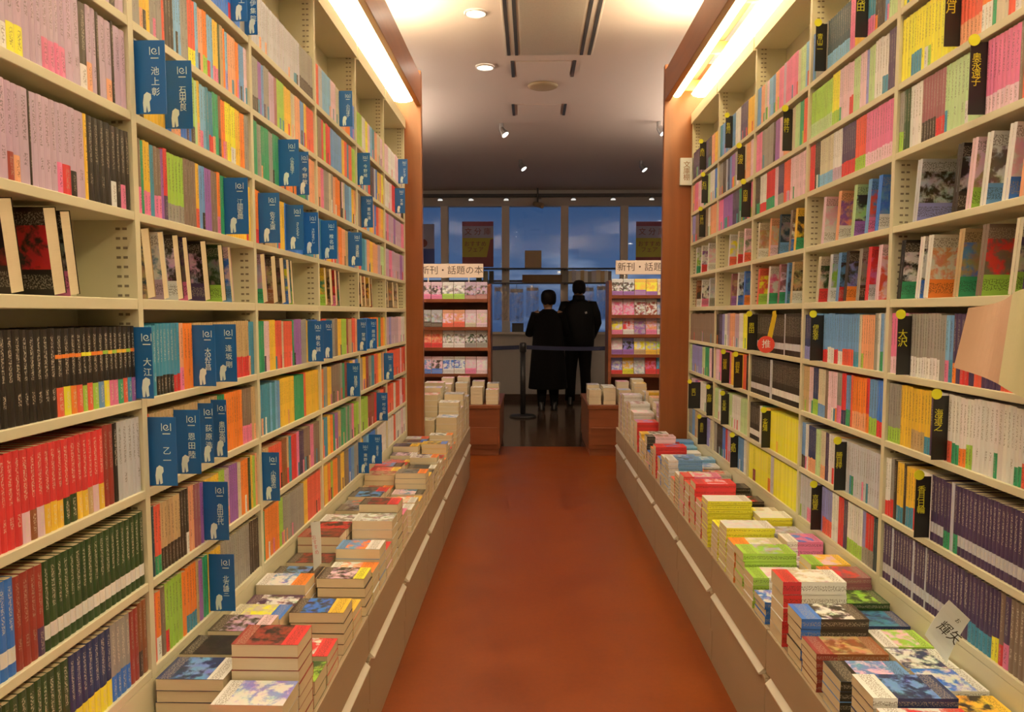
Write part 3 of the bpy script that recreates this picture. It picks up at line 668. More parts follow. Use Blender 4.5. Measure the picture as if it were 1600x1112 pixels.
for b in BOOKS:
    side = b['side']; s = 1 if side == 'L' else -1; X = (XL if side == 'L' else XR)-s*.006; z = (LZ if side == 'L' else RZ)[b['row']]+.0003
    if b['own']:
        m = MB(); yc = (b['y0']+b['y1'])/2
        spine_book(m, s, b['y0']-yc, b['y1']-yc, b['h'], .105, b['c'], b['lab'], b['lh'], b['strong'], band=b['lk'] in ('W', 'w'), stripe=b['stripe'])
        o = m.obj('paperback_book', loc=(X, yc, z))
        nm = (BAYN_L if side == 'L' else BAYN_R)[b['bay']]
        lb = (' with %s label' % CNAME[b['lk']].split()[-1]) if b['lk'] else ''
        tag(o, '%s paperback%s, %s from %s upright, %s shelf, %s %s bay' % (CNAME[b['k']], lb, ordw(b['n']), 'far' if b['bay'] == 0 else 'near', ROWN[b['row']], nm, 'left' if side == 'L' else 'right'),
            'book', '%s-wall paperbacks, %s shelf, %s bay' % ('left' if side == 'L' else 'right', ROWN[b['row']], nm))
    else:
        spine_book(rest, s, b['y0'], b['y1'], b['h'], .105, b['c'], b['lab'], b['lh'], b['strong'], (X, 0, z), b['lk'] in ('W', 'w'))
tag(rest.obj('shelved_paperbacks'), 'remaining rows of smaller, farther paperbacks packed on both walls of shelves', 'books', kind='stuff')

# ------------------------------------------------------------------ flags between the books
cnt = {}
for side, bay, row, Y, wd, tx in sorted(flags, key=lambda f: (f[0], f[1], f[2], f[3])):
    s = 1 if side == 'L' else -1; X = XL if side == 'L' else XR; z = (LZ if side == 'L' else RZ)[row]
    k = (side, bay, row); cnt[k] = cnt.get(k, 0)+1
    nm = (BAYN_L if side == 'L' else BAYN_R)[bay]; many = sum(1 for f in flags if (f[0], f[1], f[2]) == k)
    o1 = ('%s ' % ordw(cnt[k])) if many > 1 else 'single '
    h = .148 if side == 'L' else .156
    q = MB(); q.box((min(-.05*s, wd*s), -.0009, .003), (max(-.05*s, wd*s), .0009, h), M_BLUE if side == 'L' else M_BLACK)
    o = q.obj('author_flag', loc=(X, Y, z))
    if side == 'L':
        tag(o, '%sblue author flag counting inward, %s shelf, %s left bookcase' % (o1, ROWN[row], nm), 'divider', 'blue author flags')
        cx = wd*.62; e = .021*min(1, wd/.05)
        # round swirl emblem with side bars, near the top
        q = MB()
        R = []
        for i in range(29):
            a = -1.9+i*.27; r = .0019+.0052*i/28
            R.append((cx+r*math.cos(a), -.0013, h-.021+r*math.sin(a)))
        q.tube(R, [.0009]*len(R), M_WHITE, 5)
        for sx in (-.0095, .0095): q.box((cx+sx-.0007, -.0014, h-.029), (cx+sx+.0007, -.001, h-.013), M_WHITE)
        q.box((cx-.008, -.0013, h-.036), (cx+.008, -.001, h-.034), M_WHITE)
        q.obj('emblem', o)
        # pale seated patch in the lower corner
        q = MB(); ax = .003+wd*.1
        pts = [(0, .0), (.004, .0), (.005, .010), (.007, .0), (.011, .002), (.010, .016), (.013, .020), (.0125, .027), (.006, .030), (.001, .026), (-.001, .014)]
        q.face([(ax+a*1.25, -.0013, .006+b*1.35) for a, b in pts], M_WHITE); q.obj('corner_patch', o)
        if tx:
            n = len(tx); sz = min(.017, .062/n)
            text('lettering', tx, sz*1.05, M_WHITE, o, (cx, -.0012, h*.5-.008), (math.pi/2, 0, 0), space=.78 if n > 3 else 1.15)
    else:
        tag(o, '%sblack and yellow author flag counting inward, %s shelf, %s right bookcase' % (o1, ROWN[row], nm), 'divider', 'black author flags with yellow discs')
        q = MB(); n = 18; cx = -wd+.006; cz = h+.004
        q.rings([[(cx+.0125*math.cos(2*math.pi*k/n), yy, cz+.0125*math.sin(2*math.pi*k/n)) for k in range(n)] for yy in (-.0032, -.0012)], M_YEL); q.obj('round_tab', o)
        n = len(tx)
        text('lettering', tx, .021 if n > 2 else .026, M_YPRINT, o, (-wd*.52, -.0012, h*.62), (math.pi/2, 0, 0), space=.8)

# ================================================================== FACE-OUT BOOKS ON THE DISPLAY SHELVES
def cover_face(mb, P, w_, h, col, pic, obi, ov, titl=None):
    """P(u,v) -> point; obi band below ov, picture, title on top"""
    def quad(u0, v0, u1, v1, c, t):
        a, b = random.uniform(0, 30), random.uniform(0, 30)
        mb.face([P(u0, v0), P(u1, v0), P(u1, v1), P(u0, v1)], M_PRINT, c, t, [(a, b), (a+(u1-u0)*w_, b), (a+(u1-u0)*w_, b+(v1-v0)*h), (a, b+(v1-v0)*h)])
    if obi:
        quad(0, 0, 1, ov*.25, obi, (0, 0, 0, 0)); quad(0, ov*.25, 1, ov*.8, obi, (*inkfor(obi), 1)); quad(0, ov*.8, 1, ov, obi, (0, 0, 0, 0))
    else: ov = 0
    pv = .80 if titl else 1
    quad(0, ov, 1, pv, col, (*pic, .5))
    if titl: quad(0, pv, 1, .95, col, (*titl, 1)); quad(0, .95, 1, 1, col, (0, 0, 0, 0))
def face_out(name, s, loc, t, w_, h, tilt, col, pic, obi, edge, label, cat, group, ov=.3):
    """a book showing its front to -Y, its narrow side (pages or spine) to the aisle"""
    m = MB(); d = -s*w_; b = .0012
    y0, y1 = 0, t
    P = (lambda u, v: (d+u*w_, y0, v*h)) if s > 0 else (lambda u, v: (u*w_, y0, v*h))
    cover_face(m, P, w_, h, col, pic, obi, ov, inkfor(col))
    xa, xb = min(0, d), max(0, d)
    m.face([(xa, y1, 0), (xa, y1, h), (xb, y1, h), (xb, y1, 0)], M_PRINT, col)
    m.face([(xa, b, h), (xb, b, h), (xb, t-b, h), (xa, t-b, h)], M_PAGE) if False else None
    o_edge = edge
    # spine side
    xs = d if edge == 'page' else 0
    sg = (1 if xs == xb else -1)
    m.face([(xs, y0, 0), (xs, y1, 0), (xs, y1, h), (xs, y0, h)][::sg], M_PRINT, col)
    o = m.obj(name, loc=loc); o.rotation_euler = (tilt, 0, 0)
    tag(o, label, cat, group)
    pg = MB(); i = .0015
    pa, pb = xa+(0 if (edge != 'page') == (s < 0) and xs == xa else i), xb-i
    pa = xa+(.0003 if xs == xa else i); pb = xb-(.0003 if xs == xb else i)
    pg.box((pa, .0006, .0008), (pb, t-.0006, h-.0015), M_PAGE); pg.obj('page_block', o)
    return o
pics = 'kKrGbUNEdDwPcspmRvOt'
def display_row(side, bay, row, items):
    """items: (column of the aisle-side edge, thickness, cover, picture, band)"""
    s = 1 if side == 'L' else -1; X = (XL if side == 'L' else XR)-s*.008; z = (LZ if side == 'L' else RZ)[row]
    base = (L0 if side == 'L' else R0)+bay*BAY
    lastn = 0; prev = None
    for i, (y, t, c, p, ob) in enumerate(items):
        nm = (BAYN_L if side == 'L' else BAYN_R)[bay]
        h = min(.148, (LZ if side == 'L' else RZ)[row+1]-z-.026) if side == 'L' else min(.158, RZ[row+1]-z-.024)
        tilt = .15 if side == 'L' else .13
        face_out('display_book', s, (X, y, z+.0004), t, .108, h/math.cos(tilt)*.985-.002, tilt, jit(PAL[c]), jit(PAL[p]), jit(PAL[ob]) if ob else None, 'page' if side == 'L' else 'spine',
            '%s-covered leaning book, %s along the %s shelf of the %s %s bookcase' % (CNAME[c], ordw(i+1), ROWN[row], nm, 'left' if side == 'L' else 'right'), 'book', 'leaning display books, %s wall' % ('left' if side == 'L' else 'right'))
def dr_px(side, bay, row, lst):
    X = XL if side == 'L' else XR; z = (LZ if side == 'L' else RZ)[row]
    out = []
    for x, t, c, p, ob in lst:
        out.append((colY(x, X, z+.02), t, c, p, ob))
    base = (L0 if side == 'L' else R0)+bay*BAY
    out = sorted(o for o in out if base+.045 < o[0] < base+BAY-.05)
    res = []; last = -9
    for o in out:
        y = max(o[0], last+.003); 
        if y+o[1] > base+BAY-.012: break
        res.append((y, *o[1:])); last = y+o[1]
    display_row(side, bay, row, res)
dr_px('L', 0, 4, [(-60, .03, 'k', 'r', None), (25, .034, 'k', 'R', 'K'), (92, .036, 'K', 'r', 'k'), (117, .03, 'k', 'e', 'p')])
dr_px('L', 1, 4, [(237, .036, 'n', 'd', None), (262, .026, 'w', 't', 'm'), (284, .03, 'K', 'P', 'w'), (299, .026, 'U', 'E', 'p'), (326, .034, 'k', 'P', 'U'), (352, .03, 'G', 'e', 'l'), (367, .018, 'P', 'b', 's')])
dr_px('L', 2, 4, [(416, .04, 'm', 'W', 'g'), (432, .045, 'K', 'n', 'N'), (445, .04, 'E', 'K', None), (455, .03, 's', 'Y', 'b'), (461, .022, 'e', 'g', 'l')])
dr_px('L', 3, 4, [(503, .03, 'W', 'r', None), (512, .03, 'y', 'g', 'l'), (520, .04, 'n', 'K', None), (528, .03, 'r', 'R', 'p'), (534, .02, 'e', 'g', None)])
dr_px('L', 4, 4, [(567, .04, 'n', 'K', None), (573, .035, 'O', 'K', 'n'), (580, .035, 'y', 'K', 'n'), (584, .02, 'E', 'R', None)])
dr_px('L', 5, 4, [(608, .04, 'K', 'n', None), (616, .05, 'n', 'O', 'E'), (623, .04, 'h', 'E', None)])
def dr_gen(bay, row, seqs):
    """right wall: groups of copies, nearest copy's front in view. seqs: (column of front, copies, cover, picture, band)"""
    lst = []
    for x, n, c, p, ob in seqs:
        y = colY(x, XR, RZ[row]+.02)
        for k in range(min(2, n)): lst.append((y+k*.0125, .0115, c, p, ob))
    base = R0+bay*BAY; lst = sorted(l for l in lst if base+.03 < l[0])
    res = []; last = -9
    for l in lst:
        y = max(l[0], last+.0008)
        if y+l[1] > base+BAY-.014: break
        res.append((y, *l[1:])); last = y+l[1]
    display_row('R', bay, row, res)
dr_gen(0, 5, [(1428, 3, 'W', 'K', 'v'), (1490, 4, 'k', 'W', 'K'), (1512, 2, 'P', 'n', 'l'), (1535, 2, 'w', 'E', 's'), (1570, 2, 'w', 'P', 'b'), (1598, 2, 'O', 'r', 'w')])
dr_gen(0, 4, [(1403, 3, 'k', 'w', 'g'), (1432, 3, 'w', 'K', 'b'), (1445, 2, 'w', 'O', 'o'), (1492, 3, 'n', 's', 'g'), (1528, 3, 'E', 'r', 'l'), (1580, 3, 'h', 'U', 'l'), (1602, 3, 'U', 'v', None)])
dr_gen(1, 5, [(1283, 2, 'P', 'w', 'w'), (1306, 2, 'O', 'u', 'w'), (1330, 2, 'L', 'K', 'u'), (1352, 2, 's', 'c', 'p'), (1368, 3, 'b', 's', 'w')])
dr_gen(1, 4, [(1275, 2, 'h', 'G', 'r'), (1293, 2, 'W', 'l', 'w'), (1306, 2, 's', 'K', 'r'), (1318, 2, 'K', 'v', 'o'), (1338, 2, 'e', 'K', 'K'), (1352, 3, 'r', 'p', 'W'), (1368, 2, 'P', 'c', None)])
dr_gen(2, 5, [(1182, 3, 'h', 'n', 'w'), (1200, 2, 'O', 'h', 'P'), (1215, 2, 'd', 'e', 's'), (1232, 2, 'E', 'w', 'b'), (1240, 3, 'y', 'K', 'g')])
dr_gen(2, 4, [(1182, 2, 'c', 'Y', 'l'), (1198, 2, 'w', 'p', 'g'), (1214, 2, 'a', 'P', 'g'), (1226, 2, 's', 'B', 't'), (1234, 3, 'n', 'K', 'w')])
dr_gen(3, 5, [(1137, 3, 'w', 'Y', 'c'), (1150, 2, 'h', 'L', 'r'), (1160, 3, 'P', 'e', 'c')])
dr_gen(3, 4, [(1140, 2, 'a', 'n', 'u'), (1150, 2, 'w', 'k', 'b'), (1160, 3, 'b', 's', 'o')])
dr_gen(4, 5, [(1086, 2, 'w', 'l', 'g'), (1094, 2, 'w', 'u', 'r'), (1104, 3, 'w', 'P', 'w')])
dr_gen(4, 4, [(1086, 2, 'N', 'K', 'w'), (1094, 2, 'w', 'U', 'p'), (1106, 3, 'W', 'w', 'e')])

# ================================================================== BOOKS LYING IN STACKS ON THE COUNTERS
def flat_cover(mb, s, wx, dy, t, col, pic, obi, spine, o=(0, 0, 0), side_txt=True, top=True):
    ox, oy, oz = o; a = wx/2; b = dy/2; th = .0007
    def Q(pts, *r): mb.face([(ox+p[0], oy+p[1], oz+p[2]) for p in pts], M_PRINT, *r)
    if s > 0: P = lambda u, v: (ox+a-v*wx, oy-b+u*dy, oz+t)
    else: P = lambda u, v: (ox-a+v*wx, oy+b-u*dy, oz+t)
    if top: cover_face(mb, P, dy, wx, col, pic, obi, random.uniform(.22, .36), inkfor(col))
    else: Q([(-a, -b, t), (a, -b, t), (a, b, t), (-a, b, t)], col)
    Q([(-a, -b, 0), (-a, b, 0), (a, b, 0), (a, -b, 0)], col)
    Q([(-a, -b, t-th), (-a, b, t-th), (a, b, t-th), (a, -b, t-th)], col)
    for (p, q) in (((-a, -b), (a, -b)), ((a, -b), (a, b)), ((a, b), (-a, b)), ((-a, b), (-a, -b))):
        Q([(*p, t-th), (*q, t-th), (*q, t), (*p, t)], col); Q([(*p, 0), (*q, 0), (*q, th), (*p, th)], col)
    y = -b if spine == 'f' else b
    pts = [(-a, y, 0), (a, y, 0), (a, y, t), (-a, y, t)]
    sg = 1 if spine == 'f' else -1
    if obi:      # band wraps round the spine at the aisle end
        c = a*.42*s
        lo = [(-a, c), (c, a)] if c > -a else [(-a, a)]
        for xa, xb in lo:
            cc = obi if ((xb > c) if s > 0 else (xa < c)) else col
            for f0, f1, ii in ((0, .3, 0), (.3, .7, 1), (.7, 1, 0)):
                Q([(xa, y, t*f0), (xb, y, t*f0), (xb, y, t*f1), (xa, y, t*f1)][::sg], cc, (*inkfor(cc), 1) if ii else (0, 0, 0, 0))
    else:
        for f0, f1, ii in ((0, .3, 0), (.3, .7, 1), (.7, 1, 0)):
            Q([(-a, y, t*f0), (a, y, t*f0), (a, y, t*f1), (-a, y, t*f1)][::sg], col, (*inkfor(col), 1) if ii else (0, 0, 0, 0))
def pages_box(mb, wx, dy, t, spine, o=(0, 0, 0)):
    ox, oy, oz = o; a = wx/2-.0006; b = dy/2; i = .0005
    y0, y1 = (-b+.0004, b-i) if spine == 'f' else (-b+i, b-.0004)
    mb.box((ox-a, oy+y0, oz+.0008), (ox+a, oy+y1, oz+t-.0008), M_PAGE)
STACK = []     # every flat book
def stack(side, rowname, idx, x, y, z0, ztop, wx, dy, cov, pic, obi, spine, tmin=.016, tmax=.027, name='stacked_book', place=None):
    t = random.uniform(tmin, tmax); n = max(1, round((ztop-z0)/t)); t = (ztop-z0)/n
    z = z0; c0 = jit(PAL[cov]); p0 = jit(PAL[pic]); b0 = jit(PAL[obi]) if obi else None
    for k in range(n):
        w_ = wx*random.uniform(.975, 1.0); d_ = dy*random.uniform(.975, 1.0)
        STACK.append(dict(side=side, row=rowname, idx=idx, k=n-1-k, n=n, x=x+random.uniform(-.0015, .0015), y=y+random.uniform(-.0012, .0012), z=z+.0002, wx=w_-.003, dy=d_-.003, t=t-.0004, c=c0, p=p0, o=b0, cn=cov, spine=spine, name=name, place=place))
        z += t
def row_of(side, rowname, x, wx, given, ystart, yend, spine, fill, zr):
    """given: (front Y, top z, cover, picture, band[, spine]) ; the gaps and the rest come from the fill letters"""
    g = sorted(given); y = ystart; out = []
    while y < yend:
        nxt = next((e for e in g if e[0] >= y-.02), None)
        if nxt and nxt[0] < y+.085: out.append((max(y, nxt[0]), *nxt[1:])); y = max(y, nxt[0])+.113; g.remove(nxt); continue
        if nxt and nxt[0] < y+.11: y = nxt[0]; continue
        c = random.choice(fill); out.append((y, random.uniform(*zr), c, random.choice(pics), random.choice([None, None, 'w', 'r', 'y', 'b', 'w', 'o', 'k', 'c']))); y += .113
    for i, e in enumerate(out):
        wide = e[6] if len(e) > 6 else 0
        stack(side, rowname, i+1, x, e[0]+.055, ZT+.0003, e[1], wx, .110, e[2], e[3], e[4], e[5] if len(e) > 5 and e[5] else spine, *((.034, .044) if wide else (.023, .036) if side == 'left' else (.016, .026)))
row_of('left', 'aisle-side', -.5605, .148, [(1.16, .50, 'w', 's', None), (1.275, .50, 'r', 'k', 'w'), (1.39, .51, 'r', 'w', 'k'), (1.505, .53, 'w', 'v', None), (1.62, .604, 'R', 'k', 'r'), (1.735, .47, 'G', 'l', None), (1.85, .478, 'r', 'w', 'r'), (2.02, .52, 'K', 'b', 'y'),
    (2.135, .476, 'O', 'p', 'y'), (2.29, .52, 'K', 'P', 'Y'), (2.405, .50, 'w', 'O', 'o'), (2.52, .54, 's', 'o', 'w'), (2.64, .50, 'P', 'w', 'r'), (2.76, .57, 'w', 'e', None), (2.88, .60, 'K', 'R', 'r'), (3.0, .53, 'P', 'w', 'p'), (3.2, .50, 'w', 'p', 'w'), (3.32, .50, 'O', 'w', 'w')], 1.045, 5.03, 'k', 'wwPnhEKrOUsyhwKe', (.46, .56))
row_of('left', 'wall-side', -.7155, .148, [(1.16, .50, 'k', 'K', None), (1.27, .50, 'r', 'w', None), (1.385, .49, 'p', 'w', None), (1.60, .537, 'B', 's', 'w'), (1.715, .54, 'k', 'K', None), (1.87, .53, 'K', 'm', 'P'), (1.985, .515, 'h', 'Y', 'b'), (2.1, .50, 'D', 'w', None), (2.215, .525, 'w', 's', 'o'),
    (2.5, .50, 'K', 'R', None), (2.62, .55, 'R', 'K', None), (2.735, .545, 'K', 'r', None), (2.9, .53, 'w', 'e', None), (3.02, .50, 'N', 'K', None), (3.14, .51, 'K', 'e', None)], 1.045, 5.03, 'k', 'wPnhEKrUehKNw', (.49, .545))
row_of('right', 'aisle-side', .7590, .172, [(1.42, .53, 'r', 'w', 'w'), (1.535, .545, 'B', 's', 'w'), (1.70, .50, 's', 'P', 'k'), (1.84, .50, 'N', 'n', 'R'), (1.955, .54, 'K', 'w', 'b'), (2.10, .585, 'w', 'h', 'r', 'f', 1), (2.26, .47, 'b', 'w', None), (2.385, .50, 'w', 'P', 'l'), (2.50, .54, 'l', 'W', 'l'), (2.615, .53, 'h', 'w', 'o'),
    (2.73, .56, 'Y', 'w', None), (2.85, .53, 'w', 'e', 'Y'), (3.02, .585, 'Y', 'w', None), (3.14, .55, 'P', 'T', 'c'), (3.26, .60, 'r', 'P', 'r'), (3.38, .57, 'w', 'k', 'c'), (3.5, .58, 'p', 'w', 'r'), (3.62, .56, 'k', 'y', 'w'), (3.9, .58, 's', 'B', 'w'), (4.02, .57, 's', 'w', 'w'), (4.3, .58, 'r', 'v', 'r')],
    1.39, 4.96, 'f', 'wPpwrsvwwPKwbw', (.50, .585))
row_of('right', 'wall-side', .9090, .124, [(1.42, .50, 'k', 'W', None), (1.535, .50, 'y', 'K', None), (1.65, .505, 'w', 'b', None), (1.77, .50, 'w', 'B', None), (1.885, .50, 'l', 'P', 'w'), (2.0, .505, 'B', 't', None), (2.12, .52, 'G', 'l', None), (2.24, .55, 'a', 'r', 'o'), (2.39, .54, 'y', 'P', 'l'), (2.505, .50, 'w', 'e', None),
    (2.8, .52, 'W', 'e', None), (2.93, .545, 'Y', 'w', None), (3.05, .53, 'h', 'w', 'Y'), (3.17, .5, 'R', 'k', None), (3.29, .52, 'k', 'r', None), (3.5, .53, 'k', 'K', None)], 1.39, 4.96, 'f', 'wPpwrsvwKhWT', (.48, .545))
# books covers of the yellow series are white on top: repaint their fronts
for b in STACK:
    if b['cn'] == 'Y': b['topc'] = jit(PAL['w'])
# taller piles on the counter ends beyond the wooden posts
for i, (x, y, zt, c, p) in enumerate([(-.555, 5.18, .62, 'w', 's'), (-.70, 5.18, .60, 'h', 'e'), (-.555, 5.34, .70, 'w', 'e'), (-.70, 5.36, .75, 'w', 'r'), (-.555, 5.52, .64, 'P', 'w'), (-.70, 5.54, .78, 'h', 'v'), (-.555, 5.70, .72, 'W', 'e'), (-.70, 5.72, .80, 'w', 'p'), (-.555, 5.90, .68, 'w', 'e'), (-.70, 5.92, .74, 'P', 'w'), (-.555, 6.1, .66, 'w', 's')]):
    stack('left', 'counter-end', i+1, x, y+.08, ZT+.0003, zt, .14, .16, c, p, None, 'k', .03, .05, 'thick_book')
for i, (x, y, zt, c, p) in enumerate([(.75, 5.12, .60, 'r', 'v'), (.90, 5.12, .62, 'v', 'w'), (.75, 5.30, .64, 'w', 'P'), (.90, 5.30, .70, 'P', 'w'), (.75, 5.48, .68, 'w', 'a'), (.90, 5.48, .72, 'h', 'o'), (.75, 5.66, .66, 'P', 'e'), (.90, 5.66, .74, 'y', 'n'), (.75, 5.86, .70, 'w', 'm'), (.90, 5.86, .72, 'W', 'w'), (.75, 6.06, .68, 'm', 'K')]):
    stack('right', 'counter-end', i+1, x, y+.08, ZT+.0003, zt, .14, .165, c, p, None, 'f', .03, .05, 'thick_book')
# kiosk table stacks
for side, sx in (('left', -1), ('right', 1)):
    pts = [(-.36, 7.36, .60, 'w', 'r'), (-.50, 7.36, .62, 'h', 'w'), (-.64, 7.36, .66, 'w', 'e'), (-.79, 7.36, .65, 'P', 'w'), (-.36, 7.56, .64, 'W', 'K'), (-.50, 7.56, .66, 'w', 'p'), (-.64, 7.56, .70, 'P', 'r'), (-.79, 7.56, .69, 'w', 'p')] if side == 'left' else \
          [(.585, 7.36, .60, 'h', 'e'), (.72, 7.36, .62, 'h', 'w'), (.86, 7.36, .60, 'W', 's'), (1.0, 7.36, .66, 'y', 'w'), (.585, 7.56, .63, 'W', 'e'), (.72, 7.56, .62, 'w', 'e'), (.86, 7.56, .66, 'P', 'p'), (1.0, 7.56, .68, 'w', 'h')]
    for i, (x, y, zt, c, p) in enumerate(pts):
        stack(side, 'kiosk-table', i+1, x, y+.02, .4653, zt, .115, .165, c, p, None, 'k', .025, .04, 'thick_book')
def sarea(b):
    x, y, z = b['x'], b['y'], b['z']; a = b['wx']/2; d = b['dy']/2
    f = [proj((x+sx*a, y-d, z+zz)) for sx, zz in ((-1, 0), (1, 0), (1, b['t']), (-1, b['t']))]
    t = [proj((x+sx*a, y+sy*d, z+b['t'])) for sx, sy in ((-1, -1), (1, -1), (1, 1), (-1, 1))]
    e = [proj((x+(a if b['side'] == 'left' else -a), y+sy*d, z+zz)) for sy, zz in ((-1, 0), (1, 0), (1, b['t']), (-1, b['t']))]
    def ar(p): return abs(sum(p[i][0]*p[(i+1) % 4][1]-p[(i+1) % 4][0]*p[i][1] for i in range(4)))/2
    cx, cy = t[0]
    if max(p[1] for p in t+f) < 0 or min(p[1] for p in t) > 1112 or max(p[0] for p in t) < 0 or min(p[0] for p in t) > 1600: return 0
    s = ar(e)*(1 if b['row'] != 'wall-side' else .1)+ar(f)*.5
    if b['k'] == 0: s += ar(t)+40
    return s
for nme in ('stacked_book', 'thick_book'):
    for b in STACK: b['a'] = sarea(b)
    lst = sorted((b for b in STACK if b['name'] == nme), key=lambda b: -b['a'])
    rest = MB(); nr = 0
    for i, b in enumerate(lst):
        s = 1 if b['side'] == 'left' else -1; top = b.get('topc', b['c'])
        if i < 300 and b['a'] > 0:
            m = MB(); flat_cover(m, s, b['wx'], b['dy'], b['t'], b['c'], b['p'], b['o'], b['spine'], top=b['k'] == 0)
            if 'topc' in b:
                for j in range(len(m.f)):
                    if all(abs(m.v[v][2]-b['t']) < 1e-6 for v in m.f[j]): m.c[j] = top
            o = m.obj(nme, loc=(b['x'], b['y'], b['z'])); o.rotation_euler = (0, 0, random.uniform(-.012, .012))
            g = MB(); pages_box(g, b['wx'], b['dy'], b['t'], b['spine']); g.obj('page_block', o)
            pos = 'topmost' if b['k'] == 0 else ('%s from top' % ordw(b['k']+1))
            where = {'aisle-side': 'aisle-side pile on the %s counter', 'wall-side': 'wall-side pile on the %s counter', 'counter-end': 'tall pile past the %s post', 'kiosk-table': 'pile on the %s kiosk table'}[b['row']] % b['side']
            tag(o, '%s %s, %s in %s %s' % (CNAME[b['cn']], 'paperback' if nme == 'stacked_book' else 'thick book', pos, ordw(b['idx'])+('-nearest' if b['row'] != 'kiosk-table' else ''), where), 'book', 'piles on the %s %s' % (b['side'], {'aisle-side': 'counter, aisle side', 'wall-side': 'counter, wall side', 'counter-end': 'counter end', 'kiosk-table': 'kiosk table'}[b['row']]))
        else:
            nr += 1
            flat_cover(rest, s, b['wx'], b['dy'], b['t'], b['c'], b['p'], b['o'], b['spine'], (b['x'], b['y'], b['z']), top=False); pages_box(rest, b['wx'], b['dy'], b['t'], b['spine'], (b['x'], b['y'], b['z']))
    if nr: tag(rest.obj('piled_paperbacks' if nme == 'stacked_book' else 'piled_thick_books'), 'lower and farther books buried in the counter piles' if nme == 'stacked_book' else 'hidden lower thick books in the far piles', 'books', kind='stuff')

# ================================================================== CARDS, POPS, SAMPLE BOOKLET
def card(name, pts, Y, th, m, label, cat, curl=.0):
    """thin card through four picture points (top-left, top-right, bottom-right, bottom-left) at the given depths"""
    P = [onY(x, y, yy) for (x, y), yy in zip(pts, Y)]
    c = sum(P, Vector())/4
    n = 7; q = MB(); nrm = (P[1]-P[0]).cross(P[3]-P[0]).normalized()
    def at(u, v, d): return (P[0]*(1-u)*(1-v)+P[1]*u*(1-v)+P[2]*u*v+P[3]*(1-u)*v)-c+nrm*(d+curl*(1-(2*v-1)**2))
    for i in range(n):
        v0, v1 = i/n, (i+1)/n
        q.face([at(0, v0, 0), at(0, v1, 0), at(1, v1, 0), at(1, v0, 0)], m); q.face([at(0, v0, th), at(1, v0, th), at(1, v1, th), at(0, v1, th)], m)
        for u in (0, 1): q.face([at(u, v0, 0), at(u, v1, 0), at(u, v1, th), at(u, v0, th)], m)
    for v in (0, 1): q.face([at(0, v, 0), at(1, v, 0), at(1, v, th), at(0, v, th)], m)
    return tag(q.obj(name, loc=c), label, cat), P, c, nrm
o, P, c, nrm = card('handwritten_card', [(1483, 937), (1516, 968), (1479, 1036), (1445, 992)], (1.72, 1.72, 1.74, 1.74), .0008, M_CARD, 'tilted white card with black brush characters on the right counter piles', 'card', .006)
ax = (P[1]-P[0]).normalized(); ay = (P[0]-P[3]).normalized()
R3 = Matrix((ax, ax.cross(ay).cross(ax).normalized()*-1 if False else ay, ax.cross(ay))).transposed()
tt = text('lettering', '輝矢', .030, M_INK, o, ax.cross(ay).normalized()*.012-ay*.002, R3.to_euler(), vertical=False)
tt = text('small_lettering', 'お', .012, M_INK, o, ax.cross(ay).normalized()*.012+ay*.032, R3.to_euler(), vertical=False)
zz = P[2].z
o2, P2, c2_, n2_ = card('handwritten_card', [(485, 816), (500, 814), (502, 880), (490, 892)], (2.36, 2.35, 2.35, 2.36), .0008, M_CARD, 'narrow pale notice card standing on the left counter between piles', 'card', .002)
ax = (P2[1]-P2[0]).normalized(); ay = (P2[0]-P2[3]).normalized()
R3 = Matrix((ax, ay, ax.cross(ay))).transposed()
text('lettering', ['お', 'す', 'す', 'め'], .016, plain('pink_ink', ph((214, 130, 110)), .6), o2, ax.cross(ay).normalized()*.005, R3.to_euler(), space=.95)
# plate on the right post
p0 = onY(1063, 247, 4.985); p1 = onY(1082, 289, 4.985)
o = tag(bx('shelf_sign', (p0.x, 4.975, p1.z), (p1.x, 4.998, p0.z), M_CARD), 'small white vertical sign fixed at the edge of the right wooden post', 'sign')
text('lettering', ['文', '庫', '棚'], .042, plain('brown_ink', (.30, .16, .08), .6), o, ((p0.x+p1.x)/2, 4.9745, (p0.z+p1.z)/2), (math.pi/2, 0, 0), space=.9)
# red price pop
pc = onY(1197, 538, 3.22); pt = onY(1207, 492, 3.22)
t = empty('price_pop', (pc.x, 3.22, pc.z), 'red round shop sticker hanging on a yellow strap before black paperbacks', 'pop sign')
q = MB(); n = 24; R = .034
q.rings([[(R*math.cos(2*math.pi*k/n), yy, R*math.sin(2*math.pi*k/n)) for k in range(n)] for yy in (-.001, .001)], plain('red_card', ph((222, 66, 40)), .5)); dsc = q.obj('red_disc', t)
text('lettering', '推', .036, M_CARD, dsc, (0, -.0015, 0), (math.pi/2, 0, 0), vertical=False)
dx, dz = pt.x-pc.x, pt.z-pc.z
q = MB(); yl = plain('yellow_strap', ph((226, 172, 30)), .5)
q.face([(.002, .0012, .02), (.022, .0012, .018), (dx+.018, .0012, dz), (dx, .0012, dz)], yl); q.face([(dx, .0012, dz), (dx+.018, .0012, dz), (.93*(.977-pc.x), .0012, dz+.006), (.93*(.977-pc.x), .0012, dz+.018), (dx, .0012, dz+.014)], yl); q.obj('strap', t)
